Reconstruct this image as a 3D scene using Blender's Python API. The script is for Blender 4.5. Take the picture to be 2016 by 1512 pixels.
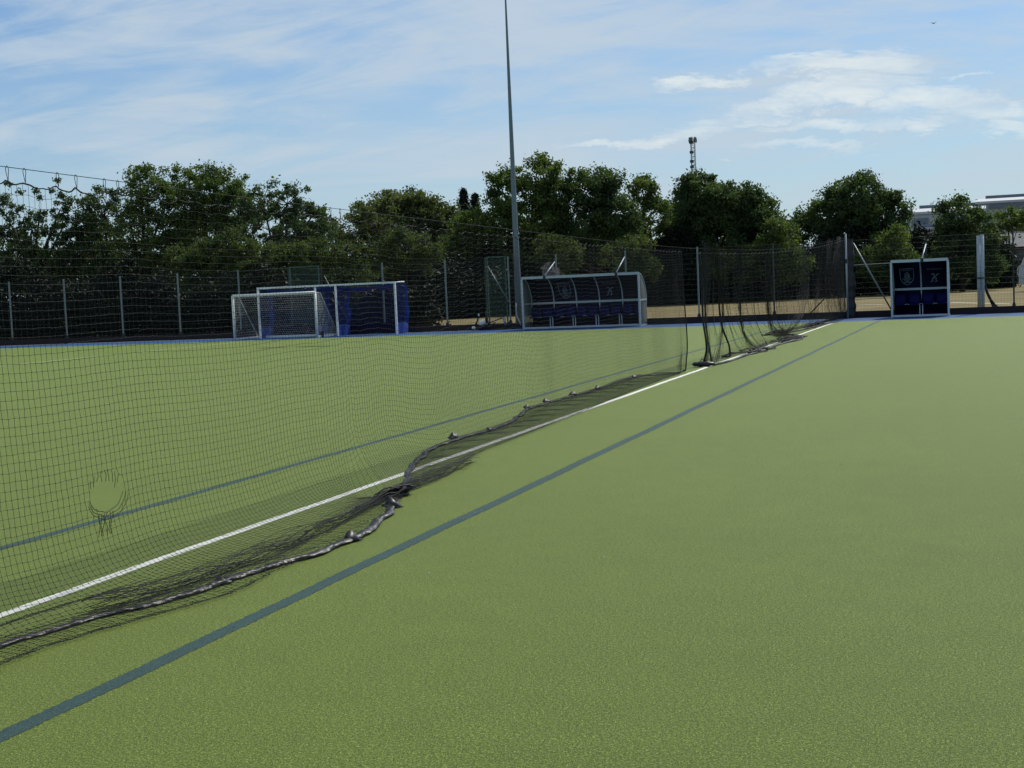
import bpy, math, random
import numpy as np
from mathutils import Vector, Matrix
for o in list(bpy.data.objects): bpy.data.objects.remove(o)
sc = bpy.context.scene
COL = sc.collection
rnd = random.Random(7); rng = np.random.default_rng(11)

# ------------------------------------------------------------------ camera
FOC, YAW, PITCH, ROLL, CH = 2750.0, 0.33526822, 0.06939343, -0.04314402, 1.71335817
PW, PH = 2016.0, 1512.0
cy, sy, cp, sp = math.cos(YAW), math.sin(YAW), math.cos(PITCH), math.sin(PITCH)
FW = np.array([-sy*cp, cy*cp, -sp]); R0 = np.array([cy, sy, 0.]); U0 = np.cross(R0, FW)
RT = math.cos(ROLL)*R0 + math.sin(ROLL)*U0; UP = -math.sin(ROLL)*R0 + math.cos(ROLL)*U0
cam_d = bpy.data.cameras.new('camera'); cam = bpy.data.objects.new('camera', cam_d); COL.objects.link(cam)
cam_d.sensor_width = 36; cam_d.lens = FOC/PW*36; cam_d.clip_start = 0.1; cam_d.clip_end = 3000
M = Matrix.Identity(4)
for i in range(3): M[i][0] = RT[i]; M[i][1] = UP[i]; M[i][2] = -FW[i]
M[0][3], M[1][3], M[2][3] = 0, 0, CH
cam.matrix_world = M; sc.camera = cam

def ray(px, py): return FW*FOC + RT*(px-PW/2) - UP*(py-PH/2)
def G(px, py, z=0.0):                       # survey: point on the ground
    d = ray(px, py); t = (z-CH)/d[2]; return np.array([d[0]*t, d[1]*t, z])
def W(px, py, Y):                           # survey: point in the vertical plane at distance Y
    d = ray(px, py); t = Y/d[1]; return np.array([d[0]*t, Y, CH+d[2]*t])

# ------------------------------------------------------------------ light and sky
SUN = np.array([0.28, 0.86, 1.0]); SUN /= np.linalg.norm(SUN)
el = math.asin(SUN[2]); az = math.atan2(SUN[0], SUN[1])
ld = bpy.data.lights.new('sun', 'SUN'); ld.energy = 4.2; ld.angle = math.radians(0.5); ld.color = (1.0, 0.94, 0.84)
sun = bpy.data.objects.new('sun', ld); COL.objects.link(sun)
sun.rotation_euler = Vector(SUN).to_track_quat('Z', 'Y').to_euler()
world = bpy.data.worlds.new('World'); sc.world = world; world.use_nodes = True
sc.view_settings.view_transform = 'Standard'; sc.view_settings.look = 'None'
sc.view_settings.exposure = 0.0; sc.view_settings.gamma = 1.0

class NT:
    def __init__(s, tree): s.t = tree; tree.nodes.clear()
    def n(s, typ, **kw):
        nd = s.t.nodes.new(typ)
        for k, v in kw.items():
            if k == 'ins':
                for a, b in v.items():
                    if isinstance(b, bpy.types.NodeSocket): s.t.links.new(b, nd.inputs[a])
                    else: nd.inputs[a].default_value = b
            else: setattr(nd, k, v)
        return nd
    def m(s, op, a, b=0.0, c=None, clamp=False):
        nd = s.t.nodes.new('ShaderNodeMath'); nd.operation = op; nd.use_clamp = clamp
        for i, v in enumerate((a, b) if c is None else (a, b, c)):
            if isinstance(v, bpy.types.NodeSocket): s.t.links.new(v, nd.inputs[i])
            else: nd.inputs[i].default_value = v
        return nd.outputs[0]
    def mix(s, f, a, b, mode='MIX'):
        nd = s.t.nodes.new('ShaderNodeMix'); nd.data_type = 'RGBA'; nd.blend_type = mode
        for i, v in ((0, f), (6, a), (7, b)):
            if isinstance(v, bpy.types.NodeSocket): s.t.links.new(v, nd.inputs[i])
            else: nd.inputs[i].default_value = v if i == 0 else (tuple(v)+(1,))[:4]
        return nd.outputs[2]
    def ss(s, v, lo, hi):
        nd = s.t.nodes.new('ShaderNodeMapRange'); nd.interpolation_type = 'SMOOTHSTEP'
        s.t.links.new(v, nd.inputs[0]); nd.inputs[1].default_value = lo; nd.inputs[2].default_value = hi
        return nd.outputs[0]
    def noise(s, vec, scale, detail=4, rough=.55, dist=0.0):
        nd = s.t.nodes.new('ShaderNodeTexNoise'); s.t.links.new(vec, nd.inputs['Vector'])
        nd.inputs['Scale'].default_value = scale; nd.inputs['Detail'].default_value = detail
        nd.inputs['Roughness'].default_value = rough; nd.inputs['Distortion'].default_value = dist
        return nd.outputs[0]

# sky: Nishita, with high thin cirrus and a few broken clouds laid out by direction
t = NT(world.node_tree)
sky = t.n('ShaderNodeTexSky', sky_type='NISHITA', sun_disc=False, sun_elevation=el, sun_rotation=az,
          altitude=50, air_density=1.0, dust_density=0.6, ozone_density=1.6)
geo = t.n('ShaderNodeTexCoord')
sep = t.n('ShaderNodeSeparateXYZ', ins={0: geo.outputs['Generated']})
yy = t.m('MAXIMUM', sep.outputs[1], 0.15)
u = t.m('DIVIDE', sep.outputs[0], yy); v = t.m('DIVIDE', sep.outputs[2], yy)
uv = t.n('ShaderNodeCombineXYZ', ins={0: u, 1: v})
def uvmap(su, sv, rot, off=0.0):
    mp = t.n('ShaderNodeMapping', ins={0: uv.outputs[0]})
    mp.inputs['Rotation'].default_value = (0, 0, rot); mp2 = t.n('ShaderNodeMapping', ins={0: mp.outputs[0]})
    mp2.inputs['Scale'].default_value = (su, sv, 1); mp2.inputs['Location'].default_value = (off, off*.7, 0)
    return mp2.outputs[0]
c1 = t.noise(uvmap(2.4, 14, 0.07, 6.4), 1.0, 8, .64, .8)
c2 = t.noise(uvmap(5, 34, -0.06, 8.3), 1.0, 6, .6, .8)
c3 = t.noise(uvmap(1.1, 4.5, 0.0, 1.7), 1.0, 3, .5, .3)
cir = t.m('ADD', t.m('MULTIPLY', c1, .55), t.m('MULTIPLY', c2, .47))
cir = t.m('ADD', cir, t.m('MULTIPLY', t.m('SUBTRACT', c3, .5), .18))
cirrus = t.m('MULTIPLY', t.ss(cir, .38, .64), .85)
# broken clouds (centre and half-sizes measured as direction ratios x/y, z/y)
dn = t.noise(uvmap(14, 34, 0.0, 5.0), 1.0, 6, .68)
dn2 = t.noise(uvmap(5, 12, 0.0, 9.0), 1.0, 4, .6)
dn3 = t.noise(uvmap(9, 30, .08, 21.0), 1.0, 7, .72, .4)
du = t.m('ADD', u, t.m('MULTIPLY', t.m('SUBTRACT', dn, .5), .13)); dv = t.m('ADD', v, t.m('ADD', t.m('MULTIPLY', t.m('SUBTRACT', dn2, .5), .045), t.m('MULTIPLY', t.m('SUBTRACT', dn3, .5), .05)))
def blob(cx, cyy, a, b, rot=0.0):
    p = W(cx, cyy, 1.0); u0, v0 = p[0], p[2]-CH
    ru = W(cx+a*1.08, cyy, 1.0)[0]-u0; rv = (W(cx, cyy-b*1.12, 1.0)[2]-CH)-v0
    x = t.m('DIVIDE', t.m('SUBTRACT', du, float(u0)), float(ru)); y = t.m('DIVIDE', t.m('SUBTRACT', dv, float(v0)), float(rv))
    if rot: x, y = t.m('ADD', t.m('MULTIPLY', x, math.cos(rot)), t.m('MULTIPLY', y, math.sin(rot))), t.m('SUBTRACT', t.m('MULTIPLY', y, math.cos(rot)), t.m('MULTIPLY', x, math.sin(rot)))
    r = t.m('ADD', t.m('MULTIPLY', x, x), t.m('MULTIPLY', y, y))
    return t.m('SUBTRACT', 1.0, r, clamp=True)
blobs = [(1640, 124, 190, 22, .9), (1560, 112, 90, 14, .9), (1665, 170, 160, 26, 1), (1560, 205, 120, 24, 1), (1700, 160, 130, 26, .8), (1840, 190, 130, 34, 1),
         (1930, 210, 120, 30, .9), (1790, 250, 90, 16, .7), (1640, 252, 130, 20, .8), (1500, 240, 80, 12, .6), (1365, 168, 85, 17, .95),
         (1350, 180, 80, 8, .7), (1330, 262, 150, 22, .85), (1230, 272, 160, 12, .7), (1400, 235, 90, 12, .6), (1570, 313, 150, 13, .55), (1920, 132, 60, 5, .6), (1980, 245, 70, 14, .7)]
tot = None
for (a, b, c, d, w) in blobs:
    q = t.m('MULTIPLY', blob(a, b, c, d), w)
    tot = q if tot is None else t.m('MAXIMUM', tot, q)
fine = t.noise(uvmap(16, 60, 0.05, 2.0), 1.0, 7, .66, .5)
cl = t.m('MULTIPLY', t.m('POWER', tot, .8), t.m('ADD', -.15, t.m('MULTIPLY', fine, 2.1)))
cloud = t.m('MULTIPLY', t.ss(cl, -.05, 1.25), .90)
lowfade = t.ss(v, -.02, .30)
base = t.mix(1.0, sky.outputs[0], (0.70, 0.93, 1.16), 'MULTIPLY')
veil = t.m('ADD', t.m('MULTIPLY', t.m('SUBTRACT', 1.0, lowfade), .42), .10)
s1 = t.mix(veil, base, (5.0, 6.2, 7.0))
s2 = t.mix(cirrus, s1, (5.9, 7.0, 8.0))
s3 = t.mix(cloud, s2, (8.6, 9.3, 9.4))
bg = t.n('ShaderNodeBackground', ins={0: s3, 1: 0.09})
wo = t.n('ShaderNodeOutputWorld', ins={0: bg.outputs[0]})

# ------------------------------------------------------------------ helpers
def tag(o, label=None, cat=None, group=None, kind=None):
    if label: o['label'] = label
    if cat: o['category'] = cat
    if group: o['group'] = group
    if kind: o['kind'] = kind
    return o
def empty(name, loc=(0, 0, 0)):
    o = bpy.data.objects.new(name, None); COL.objects.link(o); o.location = [float(c) for c in loc]
    o.empty_display_size = .3; return o
class MB:
    def __init__(s): s.V = []; s.F = []; s.n = 0; s.smooth = True
    def add(s, V, F):
        V = np.asarray(V, float).reshape(-1, 3); F = np.asarray(F, int)
        s.V.append(V); s.F.append(F+s.n); s.n += len(V); return s
    def box(s, x0, x1, y0, y1, z0, z1):
        V = [(x, y, z) for x in (x0, x1) for y in (y0, y1) for z in (z0, z1)]
        F = [(0, 1, 3, 2), (4, 6, 7, 5), (0, 4, 5, 1), (2, 3, 7, 6), (0, 2, 6, 4), (1, 5, 7, 3)]
        return s.add(V, F)
    def segs(s, P0, P1, r0, r1=None, n=4, cap=False):
        P0 = np.asarray(P0, float).reshape(-1, 3); P1 = np.asarray(P1, float).reshape(-1, 3)
        N = len(P0)
        if N == 0: return s
        r0 = np.broadcast_to(r0, (N,)); r1 = r0 if r1 is None else np.broadcast_to(r1, (N,))
        d = P1-P0; L = np.linalg.norm(d, axis=1, keepdims=True); L[L < 1e-9] = 1e-9; d = d/L
        ref = np.where(np.abs(d[:, 2:3]) > .9, np.array([[1., 0, 0]]), np.array([[0, 0, 1.]]))
        a = np.cross(d, ref); a /= np.linalg.norm(a, axis=1, keepdims=True); b = np.cross(d, a)
        th = np.arange(n)*2*math.pi/n
        ring = a[:, None, :]*np.cos(th)[None, :, None] + b[:, None, :]*np.sin(th)[None, :, None]
        A = P0[:, None, :]+ring*r0[:, None, None]; B = P1[:, None, :]+ring*r1[:, None, None]
        V = np.concatenate([A, B], axis=1).reshape(-1, 3)
        k = np.arange(n); k2 = (k+1) % n
        f = np.stack([k, k2, k2+n, k+n], axis=1)
        F = (f[None]+(np.arange(N)*2*n)[:, None, None]).reshape(-1, 4)
        s.add(V, F)
        if cap:
            for i in range(N):
                base = s.n-len(V)+i*2*n
                if n == 4: s.F.append(np.array([[base+3, base+2, base+1, base], [base+4, base+5, base+6, base+7]]))
                else:
                    fr = [[base, base+j+1, base+j+2, base] for j in range(0)]
                    c0 = s.n; s.V.append(np.stack([P0[i], P1[i]])); s.n += 2
                    s.F.append(np.array([[c0, base+(j+1) % n, base+j, c0] for j in range(n)]+[[c0+1, base+n+j, base+n+(j+1) % n, c0+1] for j in range(n)]))
        return s
    def tube(s, P, r, n=8, cap=True):               # continuous tube through points, r scalar or list
        P = np.asarray(P, float); N = len(P); r = np.broadcast_to(np.asarray(r, float), (N,))
        d = np.gradient(P, axis=0); d /= np.linalg.norm(d, axis=1, keepdims=True)+1e-9
        ref = np.array([0, 0, 1.]) if abs(d[:, 2]).mean() < .8 else np.array([1., 0, 0])
        a = np.cross(d, ref); a /= np.linalg.norm(a, axis=1, keepdims=True)+1e-9; b = np.cross(d, a)
        th = np.arange(n)*2*math.pi/n
        V = (P[:, None]+(a[:, None]*np.cos(th)[None, :, None]+b[:, None]*np.sin(th)[None, :, None])*r[:, None, None]).reshape(-1, 3)
        F = [(i*n+k, i*n+(k+1) % n, (i+1)*n+(k+1) % n, (i+1)*n+k) for i in range(N-1) for k in range(n)]
        V = np.concatenate([V, P[:1], P[-1:]]); c = N*n
        if cap: F += [(c, (k+1) % n, k, c) for k in range(n)]+[(c+1, (N-1)*n+k, (N-1)*n+(k+1) % n, c+1) for k in range(n)]
        return s.add(V, F)
    def grid(s, P):                                 # P (a,b,3)
        a, b = P.shape[:2]; i = np.arange(a-1)[:, None]; j = np.arange(b-1)[None]
        q = i*b+j; F = np.stack([q, q+1, q+b+1, q+b], -1).reshape(-1, 4)
        return s.add(P.reshape(-1, 3), F)
    def build(s, name, mat, parent=None, smooth=None, thick=0, off=(0, 0, 0)):
        V = np.concatenate(s.V) if s.V else np.zeros((0, 3)); F = np.concatenate(s.F)
        V = V-np.asarray(off, float) if parent is None else V-np.array(parent_world(parent))
        tri = F[:, 0] == F[:, 3]
        me = bpy.data.meshes.new(name)
        me.vertices.add(len(V)); me.vertices.foreach_set('co', V.astype(np.float32).ravel())
        cnt = np.where(tri, 3, 4); st = np.concatenate([[0], np.cumsum(cnt)[:-1]])
        mask = np.ones(F.shape, bool); mask[tri, 3] = False
        li = F[mask]
        me.loops.add(len(li)); me.loops.foreach_set('vertex_index', li.astype(np.int32))
        me.polygons.add(len(F)); me.polygons.foreach_set('loop_start', st.astype(np.int32)); me.polygons.foreach_set('loop_total', cnt.astype(np.int32))
        sm = s.smooth if smooth is None else smooth
        me.polygons.foreach_set('use_smooth', np.full(len(F), sm)); me.update(calc_edges=True)
        if mat: me.materials.append(mat)
        o = bpy.data.objects.new(name, me); COL.objects.link(o)
        if parent is not None: o.parent = parent
        else: o.location = [float(c) for c in off]
        if thick:
            md = o.modifiers.new('solid', 'SOLIDIFY'); md.thickness = thick; md.offset = 0
        return o
def parent_world(p):
    v = np.array(p.location)
    while p.parent is not None: p = p.parent; v = v+np.array(p.location)
    return v
def chaikin(P, it=2):
    P = np.asarray(P, float)
    for _ in range(it):
        Q = .75*P[:-1]+.25*P[1:]; S = .25*P[:-1]+.75*P[1:]
        P = np.concatenate([P[:1], np.stack([Q, S], 1).reshape(-1, 3), P[-1:]])
    return P
def resample(P, s):
    L = np.concatenate([[0], np.cumsum(np.linalg.norm(np.diff(P, axis=0), axis=1))])
    return np.stack([np.interp(s, L, P[:, k]) for k in range(3)], 1), L[-1]

# ------------------------------------------------------------------ materials
def mat(name, col, rough=.6, spec=.4, metal=0.0, var=.15, vs=6.0, bump=0.0, bs=60.0):
    m = bpy.data.materials.new(name); m.use_nodes = True; t = NT(m.node_tree)
    tc = t.n('ShaderNodeTexCoord'); nz = t.noise(tc.outputs['Object'], vs, 5, .6)
    c = t.mix(nz, tuple(x*(1-var) for x in col), tuple(min(1, x*(1+var)) for x in col))
    b = t.n('ShaderNodeBsdfPrincipled', ins={'Base Color': c, 'Roughness': rough, 'Specular IOR Level': spec, 'Metallic': metal})
    if bump:
        bn = t.n('ShaderNodeBump', ins={'Strength': bump, 'Distance': .01, 'Height': t.noise(tc.outputs['Object'], bs, 4, .6)})
        t.t.links.new(bn.outputs[0], b.inputs['Normal'])
    t.n('ShaderNodeOutputMaterial', ins={0: b.outputs[0]}); return m
def turf(name, dark, mid, light, tipamt=.6, big=.12, sheen=.12):
    m = bpy.data.materials.new(name); m.use_nodes = True; t = NT(m.node_tree)
    tc = t.n('ShaderNodeTexCoord'); P = tc.outputs['Object']
    f1 = t.noise(P, 112, 3, .85); f2 = t.noise(P, 260, 2, .8); f3 = t.noise(P, 48, 3, .7)
    big1 = t.noise(P, .5, 4, .6); big2 = t.noise(P, 3.5, 4, .6)
    h = t.m('ADD', t.m('MULTIPLY', f1, .6), t.m('ADD', t.m('MULTIPLY', f2, .45), t.m('MULTIPLY', f3, .18)))
    c = t.mix(t.ss(h, .545, .680), dark, mid)
    c = t.mix(t.m('MULTIPLY', t.ss(h, .655, .765), tipamt), c, light)
    bb = t.m('ADD', t.m('MULTIPLY', t.m('SUBTRACT', big1, .5), big*1.3), t.m('MULTIPLY', t.m('SUBTRACT', big2, .5), big*1.6))
    sc_ = t.m('ADD', 1.0, bb); cc = t.n('ShaderNodeCombineColor', ins={0: sc_, 1: sc_, 2: sc_})
    c = t.mix(1.0, c, cc.outputs[0], 'MULTIPLY')
    bn = t.n('ShaderNodeBump', ins={'Strength': 1.0, 'Distance': .011, 'Height': h})
    d = t.n('ShaderNodeBsdfPrincipled', ins={'Base Color': c, 'Roughness': .62, 'Specular IOR Level': .12, 'Normal': bn.outputs[0]})
    d.inputs['Sheen Weight'].default_value = sheen; d.inputs['Sheen Roughness'].default_value = .5
    d.inputs['Sheen Tint'].default_value = (.75, .85, .25, 1)
    t.n('ShaderNodeOutputMaterial', ins={0: d.outputs[0]}); return m
def leafmat(name, c1, c2, trans=.35, sc_=.6):
    m = bpy.data.materials.new(name); m.use_nodes = True; t = NT(m.node_tree)
    tc = t.n('ShaderNodeTexCoord'); P = tc.outputs['Object']
    a = t.noise(P, sc_, 3, .6); b = t.noise(P, 7, 2, .6)
    f = t.m('ADD', t.m('MULTIPLY', t.ss(a, .38, .64), .7), t.m('MULTIPLY', b, .3))
    c = t.mix(f, c1, c2)
    d = t.n('ShaderNodeBsdfPrincipled', ins={'Base Color': c, 'Roughness': .6, 'Specular IOR Level': .12})
    c2_ = t.mix(1.0, c, (1.25, 1.35, .55), 'MULTIPLY')
    tr = t.n('ShaderNodeBsdfTranslucent', ins={0: c2_})
    mx = t.n('ShaderNodeMixShader', ins={0: trans, 1: d.outputs[0], 2: tr.outputs[0]})
    t.n('ShaderNodeOutputMaterial', ins={0: mx.outputs[0]}); return m
MT = dict(
    turf=turf('green artificial turf', (.018, .036, .004), (.140, .208, .028), (.62, .70, .20), .95, .20, .24),
    blue_turf=turf('blue artificial turf', (.010, .05, .16), (.020, .095, .26), (.05, .17, .40), .4, .1, .02),
    teal_line=turf('teal inlaid line', (.010, .036, .044), (.034, .088, .098), (.12, .20, .20), .6, .15, .10),
    white_line=turf('white inlaid line', (.74, .74, .68), (.86, .86, .80), (.92, .92, .88), .5, .03),
    pale_line=turf('pale worn line', (.30, .36, .18), (.46, .52, .30), (.6, .65, .42), .5),
    thread=mat('black net twine', (.013, .015, .016), .6, .16, var=.2),
    rope=mat('black rope', (.014, .016, .018), .75, .15),
    sleeve=mat('black pvc weight sleeve', (.014, .015, .018), .46, .42, var=.35, vs=9, bump=.6, bs=24),
    blackp=mat('black plastic', (.012, .013, .018), .45, .4),
    steel=mat('galvanised steel', (.30, .33, .35), .45, .5, .5),
    pole=mat('painted grey steel', (.13, .17, .20), .45, .5, .2),
    cable=mat('steel cable', (.03, .033, .036), .75, .2, .0),
    white=mat('white painted aluminium', (.72, .76, .76), .4, .5),
    goalwhite=mat('off white aluminium', (.72, .78, .76), .4, .5),
    frame=mat('pale grey shelter frame', (.42, .50, .56), .4, .5),
    navy=mat('navy shelter panel', (.006, .007, .030), .75, .12),
    bluep=mat('royal blue plastic', (.003, .006, .07), .6, .12),
    bluecloth=mat('blue netting', (.020, .050, .26), .7, .2),
    bluenet=mat('dark blue goal twine', (.012, .026, .14), .7, .15),
    bluebrd=mat('blue goal board', (.028, .075, .33), .5, .3),
    emblem=mat('printed grey emblem', (.16, .22, .27), .7, .2),
    greynet=mat('grey goal net twine', (.45, .46, .45), .7, .2),
    fgreen=mat('dark green coated steel', (.010, .022, .020), .45, .4),
    postgrey=mat('grey steel and sunlit post tone', (.15, .19, .20), .45, .5, .3),
    kerb=mat('dark kickboard', (.022, .018, .020), .7, .2, bump=.3, bs=20),
    gateg=mat('pale green gate mesh', (.035, .085, .065), .5, .4),
    bark=mat('tree bark', (.045, .038, .03), .9, .1, bump=.5, bs=20),
    clad=mat('grey metal cladding', (.40, .43, .47), .5, .4, var=.05, vs=.2),
    cladd=mat('darker cladding', (.13, .155, .20), .5, .4, var=.05, vs=.2),
    roofw=mat('white roof edge', (.40, .42, .44), .5, .4, var=.05),
    brick=mat('brown brick wall', (.13, .085, .07), .9, .1, var=.3, vs=3),
    tile=mat('grey roof tiles', (.14, .15, .16), .8, .2, var=.2, vs=2),
    glass=mat('dark window glass', (.02, .03, .04), .15, .6),
    lattice=mat('mast steel', (.42, .48, .50), .5, .4, .2),
    drumd=mat('dark drum cover', (.03, .05, .055), .5, .4),
    whitebag=mat('white sack', (.8, .78, .74), .8, .2, bump=.5, bs=8),
    pink=mat('pale stone gable', (.42, .36, .36), .9, .1, var=.25, vs=4),
    concrete=mat('pale concrete edging', (.42, .38, .38), .9, .2, var=.2),
)

# ------------------------------------------------------------------ setting
LINE_Y, BACK_Y, FEN_Y = 49.9, 53.55, 53.8
def sheet(name, x0, x1, y0, y1, z, m, nx=1, ny=1):
    b = MB(); xs = np.linspace(x0, x1, nx+1); ys = np.linspace(y0, y1, ny+1)
    P = np.array([[(x, y, z) for x in xs] for y in ys]); b.grid(P)
    return tag(b.build(name, m, smooth=False), kind='structure')
def grassmat():
    m = bpy.data.materials.new('dry grass'); m.use_nodes = True; t = NT(m.node_tree)
    tc = t.n('ShaderNodeTexCoord'); P = tc.outputs['Object']
    a = t.noise(P, .35, 5, .65); b = t.noise(P, 14, 4, .7); c_ = t.noise(P, 3, 4, .6)
    c = t.mix(t.ss(a, .35, .65), (.165, .138, .062), (.245, .210, .105))
    c = t.mix(t.m('MULTIPLY', t.ss(c_, .55, .75), .5), c, (.15, .15, .06))
    c = t.mix(t.m('MULTIPLY', b, .5), c, (.17, .12, .055))
    bn = t.n('ShaderNodeBump', ins={'Strength': .6, 'Distance': .04, 'Height': b})
    d = t.n('ShaderNodeBsdfPrincipled', ins={'Base Color': c, 'Roughness': .9, 'Specular IOR Level': .1, 'Normal': bn.outputs[0]})
    t.n('ShaderNodeOutputMaterial', ins={0: d.outputs[0]}); return m
MT['grass'] = grassmat()
sheet('ground', -700, 700, -300, 1100, -0.012, MT['grass'], 20, 20)
sheet('pitch', -70, 40, -12, LINE_Y, 0.0, MT['turf'], 12, 8)
sheet('run_off_strip', -70, 40, LINE_Y, BACK_Y, 0.0, MT['blue_turf'], 12, 1)
def line(name, x0, x1, y0, y1, m, fuzz=.0035):
    b = MB()
    if (y1-y0) > (x1-x0):
        ys = np.concatenate([np.arange(y0, 22, .012), np.linspace(22, y1, 200)]); n = len(ys); wv = .004*np.sin(ys*1.3)+.003*np.sin(ys*3.7+1)
        L_ = np.stack([x0+wv+rng.normal(0, fuzz, n), ys, 0*ys+.002], 1); R_ = np.stack([x1+wv+rng.normal(0, fuzz, n), ys, 0*ys+.002], 1)
    else:
        xs = np.linspace(x0, x1, 30); L_ = np.stack([xs, xs*0+y0, xs*0+.004], 1); R_ = np.stack([xs, xs*0+y1, xs*0+.004], 1)
    b.grid(np.stack([L_, R_], 1))
    return tag(b.build(name, m, smooth=False), kind='structure')
line('white_pitch_line', -5.345, -5.262, -6, LINE_Y-.05, MT['white_line'])
line('blue_pitch_line', -3.856, -3.752, -6, LINE_Y-.05, MT['teal_line'])
line('blue_pitch_line', -6.827, -6.723, -6, LINE_Y-.05, MT['teal_line'])
line('white_side_line', -28.40, -28.27, -6, LINE_Y-.05, MT['pale_line'])
line('white_touch_line', -70, 40, LINE_Y-.05, LINE_Y+.03, MT['pale_line'])
line('concrete_edging', -70, -19.9, BACK_Y-.35, BACK_Y-.13, MT['concrete'])
# painted lines on the dry field
for (a, b_) in (((1895, 577), (2014, 576)), ((1872, 595), (1990, 598)), ((1690, 600), (1740, 599))):
    p, q = G(*a), G(*b_); d = (q-p)/np.linalg.norm(q-p); nrm = np.array([-d[1], d[0], 0])*.09
    b = MB(); b.add([p-nrm+[0, 0, -.008+.0], q-nrm+[0, 0, -.008], q+nrm+[0, 0, -.008], p+nrm+[0, 0, -.008]], [(0, 1, 2, 3)])
    tag(b.build('field_line', MT['white_line'], smooth=False), kind='structure')

# litter specks on the turf
SCR = ['tiny pale scrap alone on the turf above the near right line, mid picture', 'tiny pale scrap pair, the upper one right of the far blue line', 'tiny pale scrap on the open turf at the right, farthest out', 'tiny pale scrap lying on the right blue line',
       'tiny pale scrap between the weight sleeve and the right blue line', 'tiny pale scrap just above the right blue line, lower left', 'tiny pale scrap on the turf behind the divider net', 'tiny dark scrap on the open turf right of the blue line',
       'tiny dark scrap below the right blue line at the lower left', 'tiny pale scrap in the foreground turf, nearest the camera']
for i, (px, py) in enumerate([(1224, 917), (1505, 770), (1635, 771), (935, 1012), (845, 1132), (718, 1155), (660, 862), (1656, 918), (460, 1240), (1190, 1100)]):
    p = G(px, py); s_ = .0075*(np.linalg.norm(p)/9)**.5
    dark = i in (7, 8)
    th_ = rnd.uniform(0, 3); q = [p+[s_*1.2*math.cos(th_+a)*(.6 if k%2 else 1), s_*1.2*math.sin(th_+a)*.8, .010+.003*(k % 3)] for k, a in enumerate(np.linspace(0, 6.28, 7)[:-1])]
    b = MB(); b.add(q+[p+[0, 0, .014]], [(k, (k+1) % 6, 6, k) for k in range(6)])
    tag(b.build('leaf_scrap' if dark else 'paper_scrap', MT['rope'] if dark else MT['concrete'], off=p, smooth=False), SCR[i], 'litter', 'scraps on the turf')

# ------------------------------------------------------------------ divider net
def cable_z(Y):
    return 2.30+(.00105*(Y-27)**2 if Y > 27 else .00048*(Y-27)**2)
NX = -5.2
def nx(Y):
    f = min(1, max(0, (Y-13)/12)); g = min(1, max(0, (Y-27)/22)); return -5.2-.25*f*f*(3-2*f)*(1-g)
# sleeve and fold-out outline, surveyed on the ground
sl_px = [(-330, 1405), (-200, 1350), (0, 1275), (120, 1240), (250, 1205), (350, 1178), (440, 1150), (500, 1128), (560, 1112), (620, 1096), (690, 1068), (735, 1042), (775, 1003), (783, 975),
         (798, 962), (806, 935), (818, 908), (850, 886), (892, 868), (960, 850), (1010, 832), (1037, 806), (1085, 793), (1130, 780), (1180, 766), (1215, 752), (1250, 742), (1300, 738), (1338, 736)]
SL = np.array([G(*a) for a in sl_px]); SL[:, 2] = .03
o = np.argsort(SL[:, 1]); SLs = SL[o]
def slx(Y): return np.interp(Y, SLs[:, 1], SLs[:, 0])
ct = np.array([G(*a) for a in [(-330, 1300), (0, 1200), (300, 1100), (500, 1040), (700, 985), (790, 978), (850, 945), (950, 892), (1050, 852), (1150, 812), (1250, 770), (1338, 737)]])
def ctx(Y): return np.interp(Y, ct[:, 1], ct[:, 0])
def wob(Y, z, seed, amp):
    r = np.random.default_rng(seed); s = 0
    for k in range(6):
        f = .45*1.4**k; s += math.sin(f*Y*2*math.pi/2.2+r.uniform(0, 6.28)+z*r.uniform(-1, 1))*amp*1.6/(1.75**k)
    return s

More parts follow.
